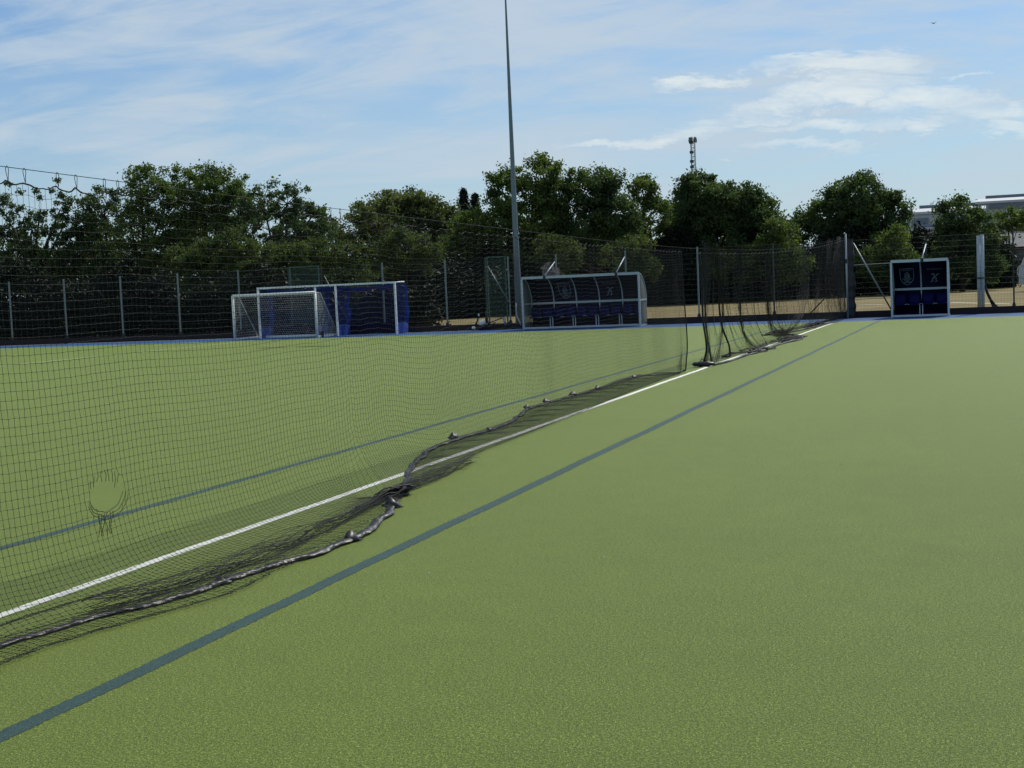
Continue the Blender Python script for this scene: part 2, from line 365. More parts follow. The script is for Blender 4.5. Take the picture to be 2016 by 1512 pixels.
net = empty('divider_net', (NX, 15, 0))
tag(net, 'long black divider net with a torn hole, spilling over the white line in the foreground', 'net')
dY = .05; Ys = np.arange(3.9, 25.38, dY); NR = 74
clipY = np.arange(4.0, 25.3, .225)+rng.uniform(-.05, .05, len(np.arange(4.0, 25.3, .225)))
def rope_z(Y):
    i = np.searchsorted(clipY, Y); a = clipY[max(0, i-1)]; b = clipY[min(len(clipY)-1, i)]
    f = 0 if b <= a else (Y-a)/(b-a); sag = .010+.022*(math.sin(a*37.1)*.5+.5)
    return cable_z(Y)-.072-sag*4*f*(1-f)
cols = []
TW = 10.35
for Y in Ys:
    N0 = nx(Y); zt = rope_z(Y); x0 = N0+wob(Y, 0, 3, .006)
    pull = math.exp(-((Y-TW)/.85)**2)
    xs_ = slx(Y); xc = ctx(Y)
    yb = Y+(TW+.05-Y)*pull*.9
    xs_ = xs_*(1-pull)+(-4.62)*pull
    mid = N0+wob(Y, 1, 3, .018)+.02
    g = max(0, min(1, (8.2-Y)/1.2))*.32
    A = [(x0, Y, zt), (N0+wob(Y, .5, 3, .01), Y, zt*.66), (mid, Y+.02, .95), (mid+.03, Y+.02, .42), (mid+.12, Y+(yb-Y)*.25, .13),
         (mid+(xs_-mid)*.45, Y+(yb-Y)*.55, .035+.02*pull), (mid+(xs_-mid)*.66, Y+(yb-Y)*.8, .06+.03*wob(Y, 0, 9, .6)), (mid+(xs_-mid)*.85, Y+(yb-Y)*.95, .03), (xs_, yb, .05),
         (xs_+g*.5, yb+.03, .04), (xs_+g, yb+.02+.05*math.sin(Y*23), .02), (xs_+g*.7, yb, .01)]
    xcc = max(xc, N0-.02)
    B = [(x0, Y, zt), (N0+wob(Y, .5, 3, .01), Y, zt*.66), (mid, Y, .95), (mid+.01, Y, .45), (mid+(xcc-mid)*.7, Y+(yb-Y)*.4, .12),
         (xcc+.02, Y+(yb-Y)*.8, .02), (xcc-.04, yb, .015), (xcc+(xs_-xcc)*.25, yb+.02, .04), (xcc+(xs_-xcc)*.5, yb+.02, .05+.012*math.sin(Y*9)), (xcc+(xs_-xcc)*.75, yb, .03), (xcc+(xs_-xcc)*.9, yb, .03), (xs_, yb, .035)]
    w_ = min(1, max(0, (Y-(TW-.9))/1.5)); w_ = w_*w_*(3-2*w_)
    P = chaikin(np.array(A)*(1-w_)+np.array(B)*w_, 2)
    _, L = resample(P, np.array([0.]))
    ntop = 42
    top = min(2.1, L*.75)
    s = np.concatenate([np.linspace(0, top, ntop, endpoint=False), np.linspace(top, L, NR-ntop)])
    jj = np.arange(len(s)); dmp = 1.0 if Y < 11 else max(.3, 1-(Y-11)/4)
    s += dmp*(zt-(cable_z(Y)-.135))*np.minimum(1, jj/5)*np.clip((NR-jj)/24., 0, 1)
    s[1:-1] += np.array([wob(Y, q*.15, 21, .013) for q in s[1:-1]])*np.minimum(1, s[1:-1]/.4)
    s = np.sort(np.clip(s, 0, L))
    Q, _ = resample(P, s); cols.append(Q)
C = np.array(cols)                                    # (ncol, nrow, 3)
C[:, 1:, 0] += rng.normal(0, .0010, C[:, 1:, 0].shape); C[:, 1:, 1] += rng.normal(0, .0018, C[:, 1:, 0].shape); C[:, 1:, 2] += rng.normal(0, .0014, C[:, 1:, 0].shape)
C[:, :, 2] = np.maximum(C[:, :, 2], .006)
# hole: threads pushed aside around it, and cut inside
def hole(C, hy, hz, ry, rz, alive):
    dy = (C[:, :, 1]-hy)/ry; dz = (C[:, :, 2]-hz)/rz; d = np.hypot(dy, dz)+1e-6
    alive &= d > .86
    push = np.where(d < 1.9, np.clip((1.02-d)*.9, 0, None), 0)
    C[:, :, 1] += dy/d*push*ry; C[:, :, 2] += dz/d*push*rz
    C[:, :, 2] -= (dz < 0)*np.exp(-(np.clip(d-1, 0, 9)/.5)**2)*np.exp(-(dy/.9)**2)*.025
    return alive
alive = np.ones(C.shape[:2], bool)
alive = hole(C, 7.21, .57, .175, .122, alive)
i0 = np.argmin(abs(Ys-8.9)); d2 = np.hypot(C[:, :, 0]-G(665, 1037)[0], C[:, :, 1]-G(665, 1037)[1]); alive &= (d2 > .05) | (C[:, :, 2] > .3)
TR = .00125
b = MB()
m1 = alive[:, :-1] & alive[:, 1:]; b.segs(C[:, :-1][m1], C[:, 1:][m1], TR, n=3)
m2 = alive[:-1] & alive[1:]; b.segs(C[:-1][m2], C[1:][m2], TR, n=3)
near = C[:80][alive[:80]]; b.segs(near-[0, 0, .004], near+[0, 0, 0], .001, .0034, n=4); b.segs(near, near+[0, 0, .004], .0034, .001, n=4)
# frayed ends round the hole
for k in range(9):
    y = 7.21-.14+.035*k; z = .57+.122*math.sqrt(max(.02, 1-((y-7.21)/.175)**2))+.012
    L = rnd.uniform(.045, .10); p = np.array([NX+.02, y, z]); pts = [p]
    for j in range(4): pts.append(pts[-1]+np.array([rnd.uniform(-.004, .004), rnd.uniform(-.010, .010), -L/4]))
    b.tube(pts, .002, 4)
for k in range(3):
    a = np.linspace(-2.9, -.25, 18)+rnd.uniform(-.1, .1); rr = .125+.012*k
    b.tube(np.stack([NX+.02+0*a+.008*k, 7.21+rr*1.42*np.cos(a), .57+rr*np.sin(a)-.01*k+.004*np.sin(a*9+k)], 1), .0022, 4)
for k in range(6):
    y = 7.2-.07+.028*k; p = np.array([NX+.02, y, .44]); pts = [p]
    for j in range(5): pts.append(pts[-1]+np.array([rnd.uniform(-.006, .006), rnd.uniform(-.014, .014), -.028]))
    b.tube(pts, .0022, 4)
b.build('mesh', MT['thread'], net)
# top rope
rp = np.array([[nx(Y)+wob(Y, 0, 3, .006)-.004, Y, rope_z(Y)+.004*math.sin(Y*60)] for Y in np.arange(3.9, 25.35, .03)])
MB().tube(rp, .0034+.0014*np.abs(np.sin(rp[:, 1]*7.3)), 6).build('top_rope', MT['rope'], net)
for Y in clipY:
    if Y > 25.2: continue
    zc = cable_z(Y); zr = rope_z(Y); w_ = .014; XN = nx(Y)
    P = [(XN, Y-.004, zc+.006), (XN, Y-w_, zc-.012), (XN, Y-w_*.6, (zc+zr)/2), (XN, Y+.001, zr), (XN, Y+.004, zr-.008), (XN, Y+w_*.6, (zc+zr)/2), (XN, Y+w_, zc-.012), (XN, Y+.004, zc+.006), (XN, Y-.004, zc+.006)]
    MB().tube(chaikin(np.array(P), 1), .0019, 5, cap=False).build('clip', MT['rope'], net)
# netting gathered into a dark rope-like fold at the twist
fp_ = chaikin(np.array([G(*a) for a in [(180, 1215), (330, 1170), (470, 1120), (600, 1065), (700, 1018), (768, 980), (800, 968), (860, 945), (930, 908)]]), 3)
r3 = np.random.default_rng(31); gb = MB(); _, LL = resample(fp_, np.array([0.]))
for k in range(170):
    a_ = r3.uniform(-.2, .95)*LL; ss_ = np.clip(np.linspace(a_, a_+r3.uniform(.5, 1.8), 16), 0, LL*.999); q, _ = resample(fp_, ss_)
    cl_ = .018+.05*np.clip(np.abs(q[:, 1]-10.3)/4, 0, 1); ph = r3.uniform(0, 6)
    q[:, 0] += cl_*(r3.normal(0, .7)+.5*np.sin(q[:, 1]*5+ph)); q[:, 1] += cl_*r3.normal(0, .6)
    q[:, 2] = np.clip(.03+cl_*.8*np.sin(q[:, 1]*3.1+ph)+r3.uniform(-.02, .05), .006, .15); gb.tube(q, .0022, 3, cap=False)
for k in range(70):
    c0 = G(779, 980)+r3.normal(0, .022, 3)*[1, 2.2, .2]; q = c0+np.cumsum(r3.normal(0, .009, (7, 3)), 0)+np.linspace(-.5, .5, 7)[:, None]*[.10, .28, 0]; q[:, 2] = np.clip(q[:, 2]+.05, .01, .12); gb.tube(chaikin(q, 1), r3.uniform(.002, .008), 4, cap=False)
gb.build('gathered_fold', MT['thread'], net)
# end bunching cord at the far edge of this net
endc = C[-1]; MB().tube(chaikin(endc[::3], 1), .012, 6).build('edge_rope', MT['thread'], net)
cr = [C[-1, -1]+[.02, 0, .0], C[-1, 50]+[.05, .05, .1], C[-1, 44]+[.02, .02, .05]]
# weight sleeve with wrinkles
pp = chaikin(SL, 2); _, LL = resample(pp, np.array([0.])); s = np.arange(0, LL, .012); pp, _ = resample(pp, s)
rr = np.zeros(len(s)); r_ = np.random.default_rng(5)
base_r = np.interp(pp[:, 1], [4, 6.5, 7.2, 9.2, 10.0, 10.4, 12, 14, 18, 25], [.020, .020, .026, .029, .025, .015, .024, .024, .022, .018])
for k in range(14): rr += np.sin(s*r_.uniform(8, 90)+r_.uniform(0, 6))*r_.uniform(.02, .10)
rr = base_r*np.clip(1+rr*.35, .6, 1.35); pp[:, 2] = rr*.6
lat = sum(np.sin(s*r_.uniform(3, 14)+r_.uniform(0, 6))*.009 for _ in range(5)); pp[:, 0] += lat
sm = MB(); n = 14
d = np.gradient(pp, axis=0); d /= np.linalg.norm(d, axis=1, keepdims=True)+1e-9; a = np.cross(d, [0, 0, 1.]); a /= np.linalg.norm(a, axis=1, keepdims=True)+1e-9; bb = np.cross(a, d)
th = np.arange(n+1)*2*math.pi/n
rad = 1+.09*np.sin(th[None]*3+s[:, None]*16)+.07*np.sin(th[None]*2-s[:, None]*37+1)+.035*np.sin(th[None]*5+s[:, None]*75)
P = pp[:, None]+(a[:, None]*np.cos(th)[None, :, None]*1.25+bb[:, None]*np.sin(th)[None, :, None]*.62)*(rr[:, None]*rad)[..., None]
P[:, -1] = P[:, 0]; P[..., 2] = np.maximum(P[..., 2], .002)
sm.grid(P).build('weight_sleeve', MT['sleeve'], net)
# folded ties standing up along the sleeve
for (px, py, h) in [(433, 1150, .05), (690, 1066, .10), (782, 978, .12), (770, 1000, .10), (893, 866, .12), (962, 849, .05), (1037, 806, .09), (1075, 794, .10), (1128, 780, .11), (1176, 767, .10), (1248, 744, .07)]:
    p = G(px, py); h *= .75; L = .05+.5*h; bb_ = MB(); q = []
    dd = np.array([.45+rnd.uniform(-.2, .2), .85, 0])
    for i in range(9):
        f = i/8; pk = max(0, 1-abs(f-.45-rnd.uniform(-.05, .05))*2.2)**.7*rnd.uniform(.75, 1.1)
        q.append([p+dd*(f-.5)*2*L+[rnd.uniform(-.008, .008), 0, .015+h*pk], p+dd*(f-.5)*2*L*.9+[.03+rnd.uniform(-.01, .01), -.01, .012+h*.55*pk], p+dd*(f-.5)*2*L*.8+[.055, -.02, .008+h*.1*pk]])
    bb_.grid(np.array(q)).build('tie_flap', MT['blackp'], net, thick=.004)

# second net bay up to the far post
net2 = empty('divider_net', (NX, 40, 0))
tag(net2, 'far bay of black divider net gathered into dark folds beside the far post', 'net')
YT = np.concatenate([np.linspace(26.9, 28.3, 40), np.linspace(28.3, 49.5, 340)[1:], np.linspace(49.5, 52.45, 150)[1:]])
# fold table: top Y -> bottom Y, bottom X
ft = np.array([[26.9, 26.95, -5.42], [28.25, 27.05, -5.36], [28.5, 28.6, -5.45], [30.6, 32.6, -5.05], [32.5, 34.3, -5.25], [34.4, 37.9, -4.75], [36.5, 39.5, -5.75], [39, 41.9, -6.0], [41.5, 44.5, -5.8], [45, 47.6, -5.7], [48.5, 49.8, -5.55], [51.5, 51.9, -5.5], [52.45, 52.35, -5.4]])
foldc = [28.9, 30.4, 31.2, 33.9, 34.9, 38.2, 40.9, 44.1, 46.8, 49.4, 50.6]
N2 = 52; cols = []
for i, Y in enumerate(YT):
    NX = nx(Y); zt = cable_z(Y)-.07-.03*abs(math.sin(Y*6)); yb = np.interp(Y, ft[:, 0], ft[:, 1]); xb = np.interp(Y, ft[:, 0], ft[:, 2])
    for f in foldc:
        pass
    fr = min(foldc, key=lambda f: abs(f-Y)); wgt = math.exp(-((Y-fr)/.5)**2)
    gather = (fr-Y)*wgt*.6
    px = .10*math.sin(i*.55)*min(1, wgt+.15)+wob(Y, 0, 31, .02)
    funnel = 1 if Y <= 28.28 else 0
    if funnel:
        ym = 27.6+(Y-27.6)*.8; P = [(NX, Y, zt), (NX+px*.5, ym, 1.6), (NX+px, 27.3+(Y-27.6)*.62, .95), (-5.33, 27.1+(Y-27.6)*.25, .35), (xb, yb, .09)]
    else:
        e = 1 if Y < 48.5 else .4
        P = [(NX, Y, zt), (NX+px*.4, Y+gather*.6, zt*.72), (NX+px, Y+gather+.05*(yb-Y), 1.15), (NX+px+.04, Y+gather+.12*(yb-Y), .65), (NX+.1+(xb-NX)*.3, Y+gather+.35*(yb-Y), .22*e+.05), (xb+.25*(NX-xb), Y+gather+.75*(yb-Y), .05), (xb, yb+gather, .03), (xb-.25, yb+gather-.3, .04), (xb-.12, yb+gather+.2, .07)]
    P = chaikin(P, 2); _, L = resample(P, np.array([0.])); s = np.linspace(0, 1, N2)*L
    Q, _ = resample(P, s); cols.append(Q)
C2 = np.array(cols); C2 += rng.normal(0, .003, C2.shape); C2[:, :, 2] = np.maximum(C2[:, :, 2], .008)
b = MB(); b.segs(C2[:, :-1].reshape(-1, 3), C2[:, 1:].reshape(-1, 3), .0011, n=3)
b.segs(C2[:-1].reshape(-1, 3), C2[1:].reshape(-1, 3), .0011, n=3); b.build('mesh', MT['thread'], net2)
for i in range(1):
    rp = np.array([[nx(Y), Y, cable_z(Y)-.07-.03*abs(math.sin(Y*6))] for Y in np.arange(26.9, 52.4, .08)]); MB().tube(rp, .006, 5).build('top_rope', MT['rope'], net2)
for Yc in list(np.arange(27, 52.3, .6)):
    MB().segs([(nx(Yc), Yc, cable_z(Yc))], [(nx(Yc), Yc, cable_z(Yc)-.09)], .006, n=4).build('clip', MT['rope'], net2)
for c in (5, 52): MB().tube(chaikin(C2[c][::3], 1), .02, 6).build('edge_rope', MT['rope'], net2)
pts = [G(1405, 720), G(1440, 712), G(1470, 700), G(1500, 694), G(1520, 684), G(1545, 676), G(1585, 668), G(1570, 660), G(1535, 660), G(1555, 655), G(1590, 648), G(1615, 641), G(1650, 634)]
pp = chaikin(np.array(pts), 2); _, LL = resample(pp, np.array([0.])); s = np.arange(0, LL, .04); pp, _ = resample(pp, s)
rr = .024*(1+.25*np.sin(s*3)+.15*np.sin(s*7+1)); pp[:, 2] = rr*.7; MB().tube(pp, rr, 9).build('weight_sleeve', MT['sleeve'], net2)
# hanging folds where the net is gathered, sweeping out to the hem
def Wx(px, py, X): d = ray(px, py); t_ = X/d[0]; return np.array([X, d[1]*t_, CH+d[2]*t_])
def bundle(path, ends, n, wid, seed):
    P = [Wx(a, b_, -5.40) for a, b_ in path]+[G(*e) for e in ends]; P = chaikin(np.array(P), 3); P[:, 2] = np.maximum(P[:, 2], .02)
    r3 = np.random.default_rng(seed); _, LL = resample(P, np.array([0.])); base_, _ = resample(P, np.linspace(0, LL*.999, 40)); hb = MB()
    for k in range(int(n*.62)):
        o1 = r3.normal(0, wid); o2 = r3.normal(0, wid*.7); f = np.linspace(0, 1, 40); w2 = .8+.5*np.sin(f*5+seed)+.12*np.sin(f*31+k)
        q = base_+np.stack([o1*w2*.5, o1*w2, o2*.3*w2], 1); q[:, 2] = np.maximum(q[:, 2], .008); hb.tube(q, .0028, 3, cap=False)
    hb.build('gathered_fold', MT['thread'], net2)
bundle([(1388, 478), (1390, 560), (1388, 640)], [(1402, 716)], 34, .05, 1)
bundle([(1402, 480), (1412, 540), (1424, 600), (1420, 660)], [(1408, 714)], 30, .08, 2)
bundle([(1455, 484), (1456, 560), (1457, 620), (1462, 655)], [(1478, 682), (1500, 691)], 46, .10, 3)
bundle([(1510, 486), (1511, 560), (1513, 620), (1520, 645)], [(1538, 664), (1562, 671)], 52, .13, 4)
bundle([(1530, 484), (1531, 580), (1537, 640)], [(1552, 660)], 18, .12, 5)
bundle([(1588, 480), (1584, 560), (1576, 610), (1566, 640)], [(1548, 657), (1530, 662)], 36, .16, 6)
bundle([(1480, 500), (1484, 600), (1490, 640)], [(1512, 682)], 8, .06, 7)
bundle([(1430, 500), (1434, 620), (1446, 670)], [(1470, 698)], 8, .06, 8)
bundle([(1615, 476), (1612, 560), (1606, 610)], [(1600, 642)], 26, .2, 9)
bundle([(1636, 470), (1628, 540), (1632, 600)], [(1640, 632), (1656, 627)], 22, .35, 10)
bundle([(1652, 466), (1644, 540), (1646, 600)], [(1655, 627), (1668, 624)], 70, .22, 11)
# heaped loose netting on the turf
for k, (px, py, L, h) in enumerate([(1485, 693, 1.0, .07), (1555, 669, 1.6, .09), (1530, 657, 1.6, .09), (1600, 642, 1.6, .08)]):
    p = G(px, py); hb = MB(); r3 = np.random.default_rng(80+k)
    for m_ in range(26):
        f0 = r3.uniform(-1, .6); n_ = 9; f = np.linspace(f0, f0+r3.uniform(.4, .9), n_)
        off = r3.normal(0, .11, 3); q = np.stack([p[0]+off[0]+.08*np.sin(f*5+m_)+f*.1, p[1]+f*L+off[1], np.clip(h*(1-np.clip(abs(f), 0, 1)**2)*r3.uniform(.1, 1)+.01+.02*np.sin(f*9+m_), .008, 1)], 1)
        hb.tube(q, r3.uniform(.006, .022), 5, cap=False)
    hb.build('net_heap', MT['thread'], net2)

# black weight bag
p = G(1385, 722); bag = empty('weight_bag', p)
tag(bag, 'black flat sandbag holding down the gathered end of the far net bay', 'sandbag')
q = []
for i in range(17):
    f = i/16; a = 1-abs(2*f-1)**6; q.append([p+np.array([(f-.5)*.46, .10*math.cos(t_)*a, .055+.05*math.sin(t_)*a*(1+.15*math.sin(i*1.3))]) for t_ in np.linspace(0, 2*math.pi, 13)])
MB().grid(np.array(q)).build('body', MT['blackp'], bag)
MB().tube([p+[-.06, 0, .10], p+[-.03, 0, .15], p+[.03, 0, .15], p+[.06, 0, .10]], .008, 6).build('handle', MT['rope'], bag)

# cable
cb = np.array([[nx(Y), Y, cable_z(Y)] for Y in np.linspace(-5, 52.6, 160)])
tag(MB().tube(cb, .0024, 6).build('steel_cable', MT['cable']), 'thin taut steel cable carrying the divider nets across the pitch', 'cable')

def net_post(X, Y, label, top):
    o = empty('net_post', (X, Y, 0)); tag(o, label, 'post')
    MB().tube([(X, Y, 0), (X, Y, top)], .032, 12).build('pole', MT['steel'], o)
    MB().tube([(X, Y, top), (X-.03, Y-.05, top+.03), (X-.05, Y-.14, top+.01)], .02, 8).build('pulley_arm', MT['steel'], o)
    MB().box(X-.05, X+.05, Y-.05, Y+.05, 2.05, 2.2).build('clamp', MT['fgreen'], o, smooth=False)
    return o
net_post(-5.17, 52.75, 'slim grey post at the far end of the divider net', 3.12)
# rolled black netting against the fence
x = W(1675, 550, 53.55)[0]; q = []
for i in range(60):
    z = .0+2.95*i/59; r = .15+.018*math.sin(z*6)+.012*math.sin(z*17); q.append([(x+r*math.cos(a)*(1+.12*math.sin(3*a+z*2)), 53.45+r*.6*math.sin(a), z) for a in np.linspace(0, 2*math.pi, 15)])
tag(MB().grid(np.array(q)).build('rolled_net', MT['blackp'], off=(x, 53.45, 0)), 'tall black roll of netting stowed upright just right of the far net post', 'rolled net')

# ------------------------------------------------------------------ fence
fence = empty('fence', (-21, FEN_Y, 0))
tag(fence, 'tall dark weldmesh fence with slim posts along the far side of the pitch', 'fence')
postX = [-49.2, -46.2, -43.22, -40.2, -37.18, -34.2, -31.15, -28.7, -27.13, -24.29, -21.45, -19.69, -18.69, -16.66, -13.79, -10.91, -8.0, -5.25, -2.40, .62, 3.6, 6.6]
for i, X in enumerate(postX):
    m = MT['postgrey'] if X < -8.5 and X not in (-28.7, -27.13, -19.69) else MT['fgreen']  # left posts get a paler grey, their sunlit sheen put into the colour
    b = MB().box(X-.028, X+.028, FEN_Y-.028, FEN_Y+.028, .18, 2.95); b.build('post', m, fence, smooth=False)
    b = MB().box(X-.06, X+.06, FEN_Y-.07, FEN_Y+.06, .20, .30); b.box(X-.045, X+.045, FEN_Y-.05, FEN_Y+.05, .30, .37); b.build('post_foot', MT['fgreen'], fence, smooth=False)
b = MB(); xs = np.arange(-49.2, 6.6, .05); xs = xs[~((xs > -28.68) & (xs < -27.15)) & ~((xs > -19.67) & (xs < -18.7))]
P0 = np.stack([xs, xs*0+FEN_Y+.032, xs*0+.25], 1); P1 = P0.copy(); P1[:, 2] = 2.92; b.segs(P0, P1, .0026, n=3)
for z in list(np.arange(.3, 2.95, .2)):
    for dy in (.026, .038):
        for (xa, xb) in ((-49.2, -28.7), (-27.13, -19.69), (-18.69, 6.6)): b.segs([(xa, FEN_Y+dy, z)], [(xb, FEN_Y+dy, z)], .003, n=3)
b.build('mesh_panel', MT['fgreen'], fence)
MB().box(-70, 40, BACK_Y+.02, BACK_Y+.10, -.01, .25).build('kickboard', MT['kerb'], fence, smooth=False)
for z in (.34, 1.62): MB().segs([(-5.0, FEN_Y-.04, z+.35)], [(-3.3, FEN_Y-.04, z+.37)], .014, n=4).build('rail', MT['postgrey'], fence)

def strut(name, a, Ya, b_, Yb, m, label, r=.022):
    p, q = W(*a, Ya), W(*b_, Yb)
    o = MB().tube([p, q], r, 8).build(name, m, off=q); return tag(o, label, 'brace')
strut('stay_brace', (1680, 479), 53.5, (1756, 612), 53.4, MT['postgrey'], 'long grey raking brace between the rolled net and the small dugout', .028)
strut('stay_brace', (1624, 587), 53.6, (1594, 618), 53.6, MT['blackp'], 'short black raking brace at the fence foot left of the far net post', .025)
strut('stay_brace', (638, 543), 53.7, (690, 640), 53.62, MT['postgrey'], 'thin grey raking brace behind the blue hockey goals', .018)
strut('stay_brace', (960, 524), 53.5, (1004, 598), 53.5, MT['postgrey'], 'thin grey raking brace across the green gate left of the lamp pole', .02)

def gate(x0, x1, label, m):
    g = empty('mesh_gate', ((x0+x1)/2, FEN_Y, 0)); tag(g, label, 'gate')
    f = MB()
    for (a, b_, c, d_) in ((x0+.05, x0+.1, .1, 2.98), (x1-.1, x1-.05, .1, 2.98), (x0+.1, x1-.1, .1, .15), (x0+.1, x1-.1, 2.93, 2.98), (x0+.1, x1-.1, 2.06, 2.1)): f.box(a, b_, FEN_Y-.06, FEN_Y-.02, c, d_)
    f.build('gate_frame', m, g, smooth=False)
    w = MB(); xs = np.arange(x0+.1, x1-.1, .025); P0 = np.stack([xs, xs*0+FEN_Y-.04, xs*0+.15], 1); P1 = P0.copy(); P1[:, 2] = 2.93; w.segs(P0, P1, .003, n=3)
    zs = np.arange(.2, 2.9, .05); P0 = np.stack([zs*0+x0+.1, zs*0+FEN_Y-.035, zs], 1); P1 = P0.copy(); P1[:, 0] = x1-.1; w.segs(P0, P1, .003, n=3)
    w.build('gate_mesh', m, g); MB().box(x1-.2, x1-.08, FEN_Y-.1, FEN_Y-.06, 1.0, 1.12).build('latch', MT['fgreen'], g, smooth=False)
gate(-28.67, -27.16, 'tall green mesh gate behind the hockey goals', MT['gateg'])
gate(-19.66, -18.72, 'narrow green mesh gate just left of the lamp pole', MT['gateg'])

# ------------------------------------------------------------------ team shelters
def shelter(X0, nb, bw, emb, label, ties):
    Y0, H, D, ZM = 52.4, 2.03, 1.15, 1.0
    X1 = X0+nb*bw; o = empty('team_shelter', ((X0+X1)/2, Y0, 0)); tag(o, label, 'dugout')
    def prof(z): return Y0+D*(math.sqrt(max(0, 1-((z-ZM)/(H-ZM))**2)) if z > ZM else 1)
    zs = [H-(H-ZM)*(1-math.cos(a)) for a in np.linspace(0, math.pi/2, 14)]; zs = [ZM+(H-ZM)*math.cos(a) for a in np.linspace(0, math.pi/2, 14)]
    curve = [(prof(z), z) for z in zs]+[(Y0+D, .5), (Y0+D, .06)]
    MB().box(X0, X1, Y0-.04, Y0+.04, H-.05, H+.05).build('top_rail', MT['frame'], o, smooth=False)
    for X in (X0, X1): MB().box(X-.035, X+.035, Y0-.036, Y0+.036, 0, H-.052).build('front_post', MT['frame'], o, smooth=False)
    MB().box(X0+.04, X1-.04, Y0-.03, Y0+.03, .02, .09).build('bottom_rail', MT['frame'], o, smooth=False)
    MB().box(X0+.04, X1-.04, Y0+D-.07, Y0+D-.03, ZM-.04, ZM+.04).build('back_rail', MT['frame'], o, smooth=False)
    for k in range(nb+1):
        X = X0+k*bw
        MB().tube([(X, y-.03, z) for y, z in curve], .026, 8).build('rib', MT['frame'], o)
    P = np.array([[(X0+.0, y, z), (X1, y, z)] for y, z in curve]); MB().grid(P).build('back_panel', MT['navy'], o, thick=.012)
    for X in (X0, X1):
        # clear end panel closed by the curved rib
        m = MT['clear']; pts = [(Y0, .06)]+[(Y0, z) for z in np.linspace(.3, H-.02, 6)]
        q = []
        for z in np.linspace(.06, H-.06, 22): q.append([(X, Y0+.03, z), (X, prof(z)-.03, z)])
        MB().grid(np.array(q)).build('end_panel', m, o, thick=.006)
        MB().box(X-.02, X+.02, Y0+.04, Y0+D-.04, ZM-.03, ZM+.03).build('side_rail', MT['frame'], o, smooth=False)
        MB().box(X-.02, X+.02, Y0+.04, Y0+D, .0, .05).build('side_sill', MT['frame'], o, smooth=False)
    ns = nb*2; sw = (X1-X0)/ns
    for k in range(ns):
        xc = X0+(k+.5)*sw; yb_ = Y0+D-.22
        q = []
        for (dy, z) in ((-.34, .43), (-.30, .46), (-.15, .43), (-.03, .45), (.03, .55), (.06, .70), (.08, .82)):
            q.append([(xc+(sw*.42)*f, yb_+dy+.03*(f*f-.4), z+.015*f*f) for f in np.linspace(-1, 1, 7)])
        MB().grid(np.array(q)).build('seat', MT['bluep'], o, thick=.02)
    for k in range(ns+1):
        xc = X0+k*sw
        if k in (0, ns): continue
        q = []
        for a in np.linspace(0, math.pi, 7): q.append([(xc+.075*math.cos(a), y, .43+.035*math.sin(a)) for y in (Y0+D-.58, Y0+D-.3)])
        MB().grid(np.array(q)).build('seat_cap', MT['frame'], o, thick=.01)
    for k in range(1, nb):
        xc = X0+k*bw; b = MB(); b.box(xc-.06, xc-.03, Y0+D-.5, Y0+D-.46, .05, .42); b.box(xc+.04, xc+.07, Y0+D-.5, Y0+D-.46, .05, .42); b.box(xc-.06, xc+.07, Y0+D-.5, Y0+D-.46, .03, .05)
        b.build('seat_leg', MT['frame'], o, smooth=False)
    # printed marks, following the curved panel
    def pt(xc, zc, u_, v_): z = zc+v_; return (xc+u_, prof(z)-.035, z)
    def poly(b, xc, zc, pts, r): b.tube([pt(xc, zc, a, c) for a, c in pts], r, 5)
    for (kind, xc) in emb:
        zc = 1.47; b = MB()
        if kind == 'shield':
            out = [(-.24, .28), (.24, .28), (.24, -.02), (.22, -.12), (.15, -.22), (.06, -.29), (0, -.31), (-.06, -.29), (-.15, -.22), (-.22, -.12), (-.24, -.02), (-.24, .28)]
            poly(b, xc, zc, out, .014)
            for i in range(7): poly(b, xc, zc, [(-.16+.05*i, .20), (-.16+.05*i, .24)], .012)
            for s_ in (.03, .06, .09): poly(b, xc, zc, [(-s_*1.1, 0), (-s_*.8, s_), (0, s_*1.7), (s_*.8, s_), (s_*1.1, 0), (s_*.7, -s_), (0, -s_*1.2), (-s_*.7, -s_), (-s_*1.1, 0)], .013)
            for sg in (-1, 1): poly(b, xc, zc, [(-.17*sg, -.08), (-.10*sg, -.11), (.02*sg, -.19), (.13*sg, -.22)], .013)
            poly(b, xc, zc, [(-.12, -.20), (-.05, -.23), (0, -.21), (.05, -.23), (.12, -.20)], .011)
        else:
            zc = 1.40
            poly(b, xc, zc, [(-.12, .12), (-.03, .13), (-.02, .02), (-.08, -.05), (-.07, -.12), (-.15, -.17)], .026)
            poly(b, xc, zc, [(-.02, .02), (.05, .06), (.10, .12), (.15, .11)], .020)
            poly(b, xc, zc, [(-.02, 0), (.06, -.04), (.03, -.10), (.08, -.13), (.0, -.18)], .026)
            zc = 1.70; r2 = random.Random(3)
            for i in range(15):
                x_ = -.26+.038*i; h_ = .022 if i in (3, 4, 8) else .034
                poly(b, xc, zc, [(x_, -.025), (x_, h_-.01)], .007)
                if i % 2 == 0: poly(b, xc, zc, [(x_, h_-.012), (x_+.02, h_-.012)], .006)
                if i % 3 == 0: poly(b, xc, zc, [(x_, -.024), (x_+.022, -.024)], .006)
        b.build('printed_emblem', MT['emblem'], o)
    for (a, c) in ties:
        p, q = W(*a, Y0), W(*c, FEN_Y-.03)
        MB().box(p[0]-.05, p[0]+.05, Y0-.05, Y0+.05, H-.08, H+.075).build('clamp', MT['blackp'], o, smooth=False)
        MB().tube([(p[0], Y0, H+.05), q], .022, 8).build('tie_strut', MT['frame'], o)
    return o
mm = bpy.data.materials.new('clear scratched plastic'); mm.use_nodes = True; tt = NT(mm.node_tree)
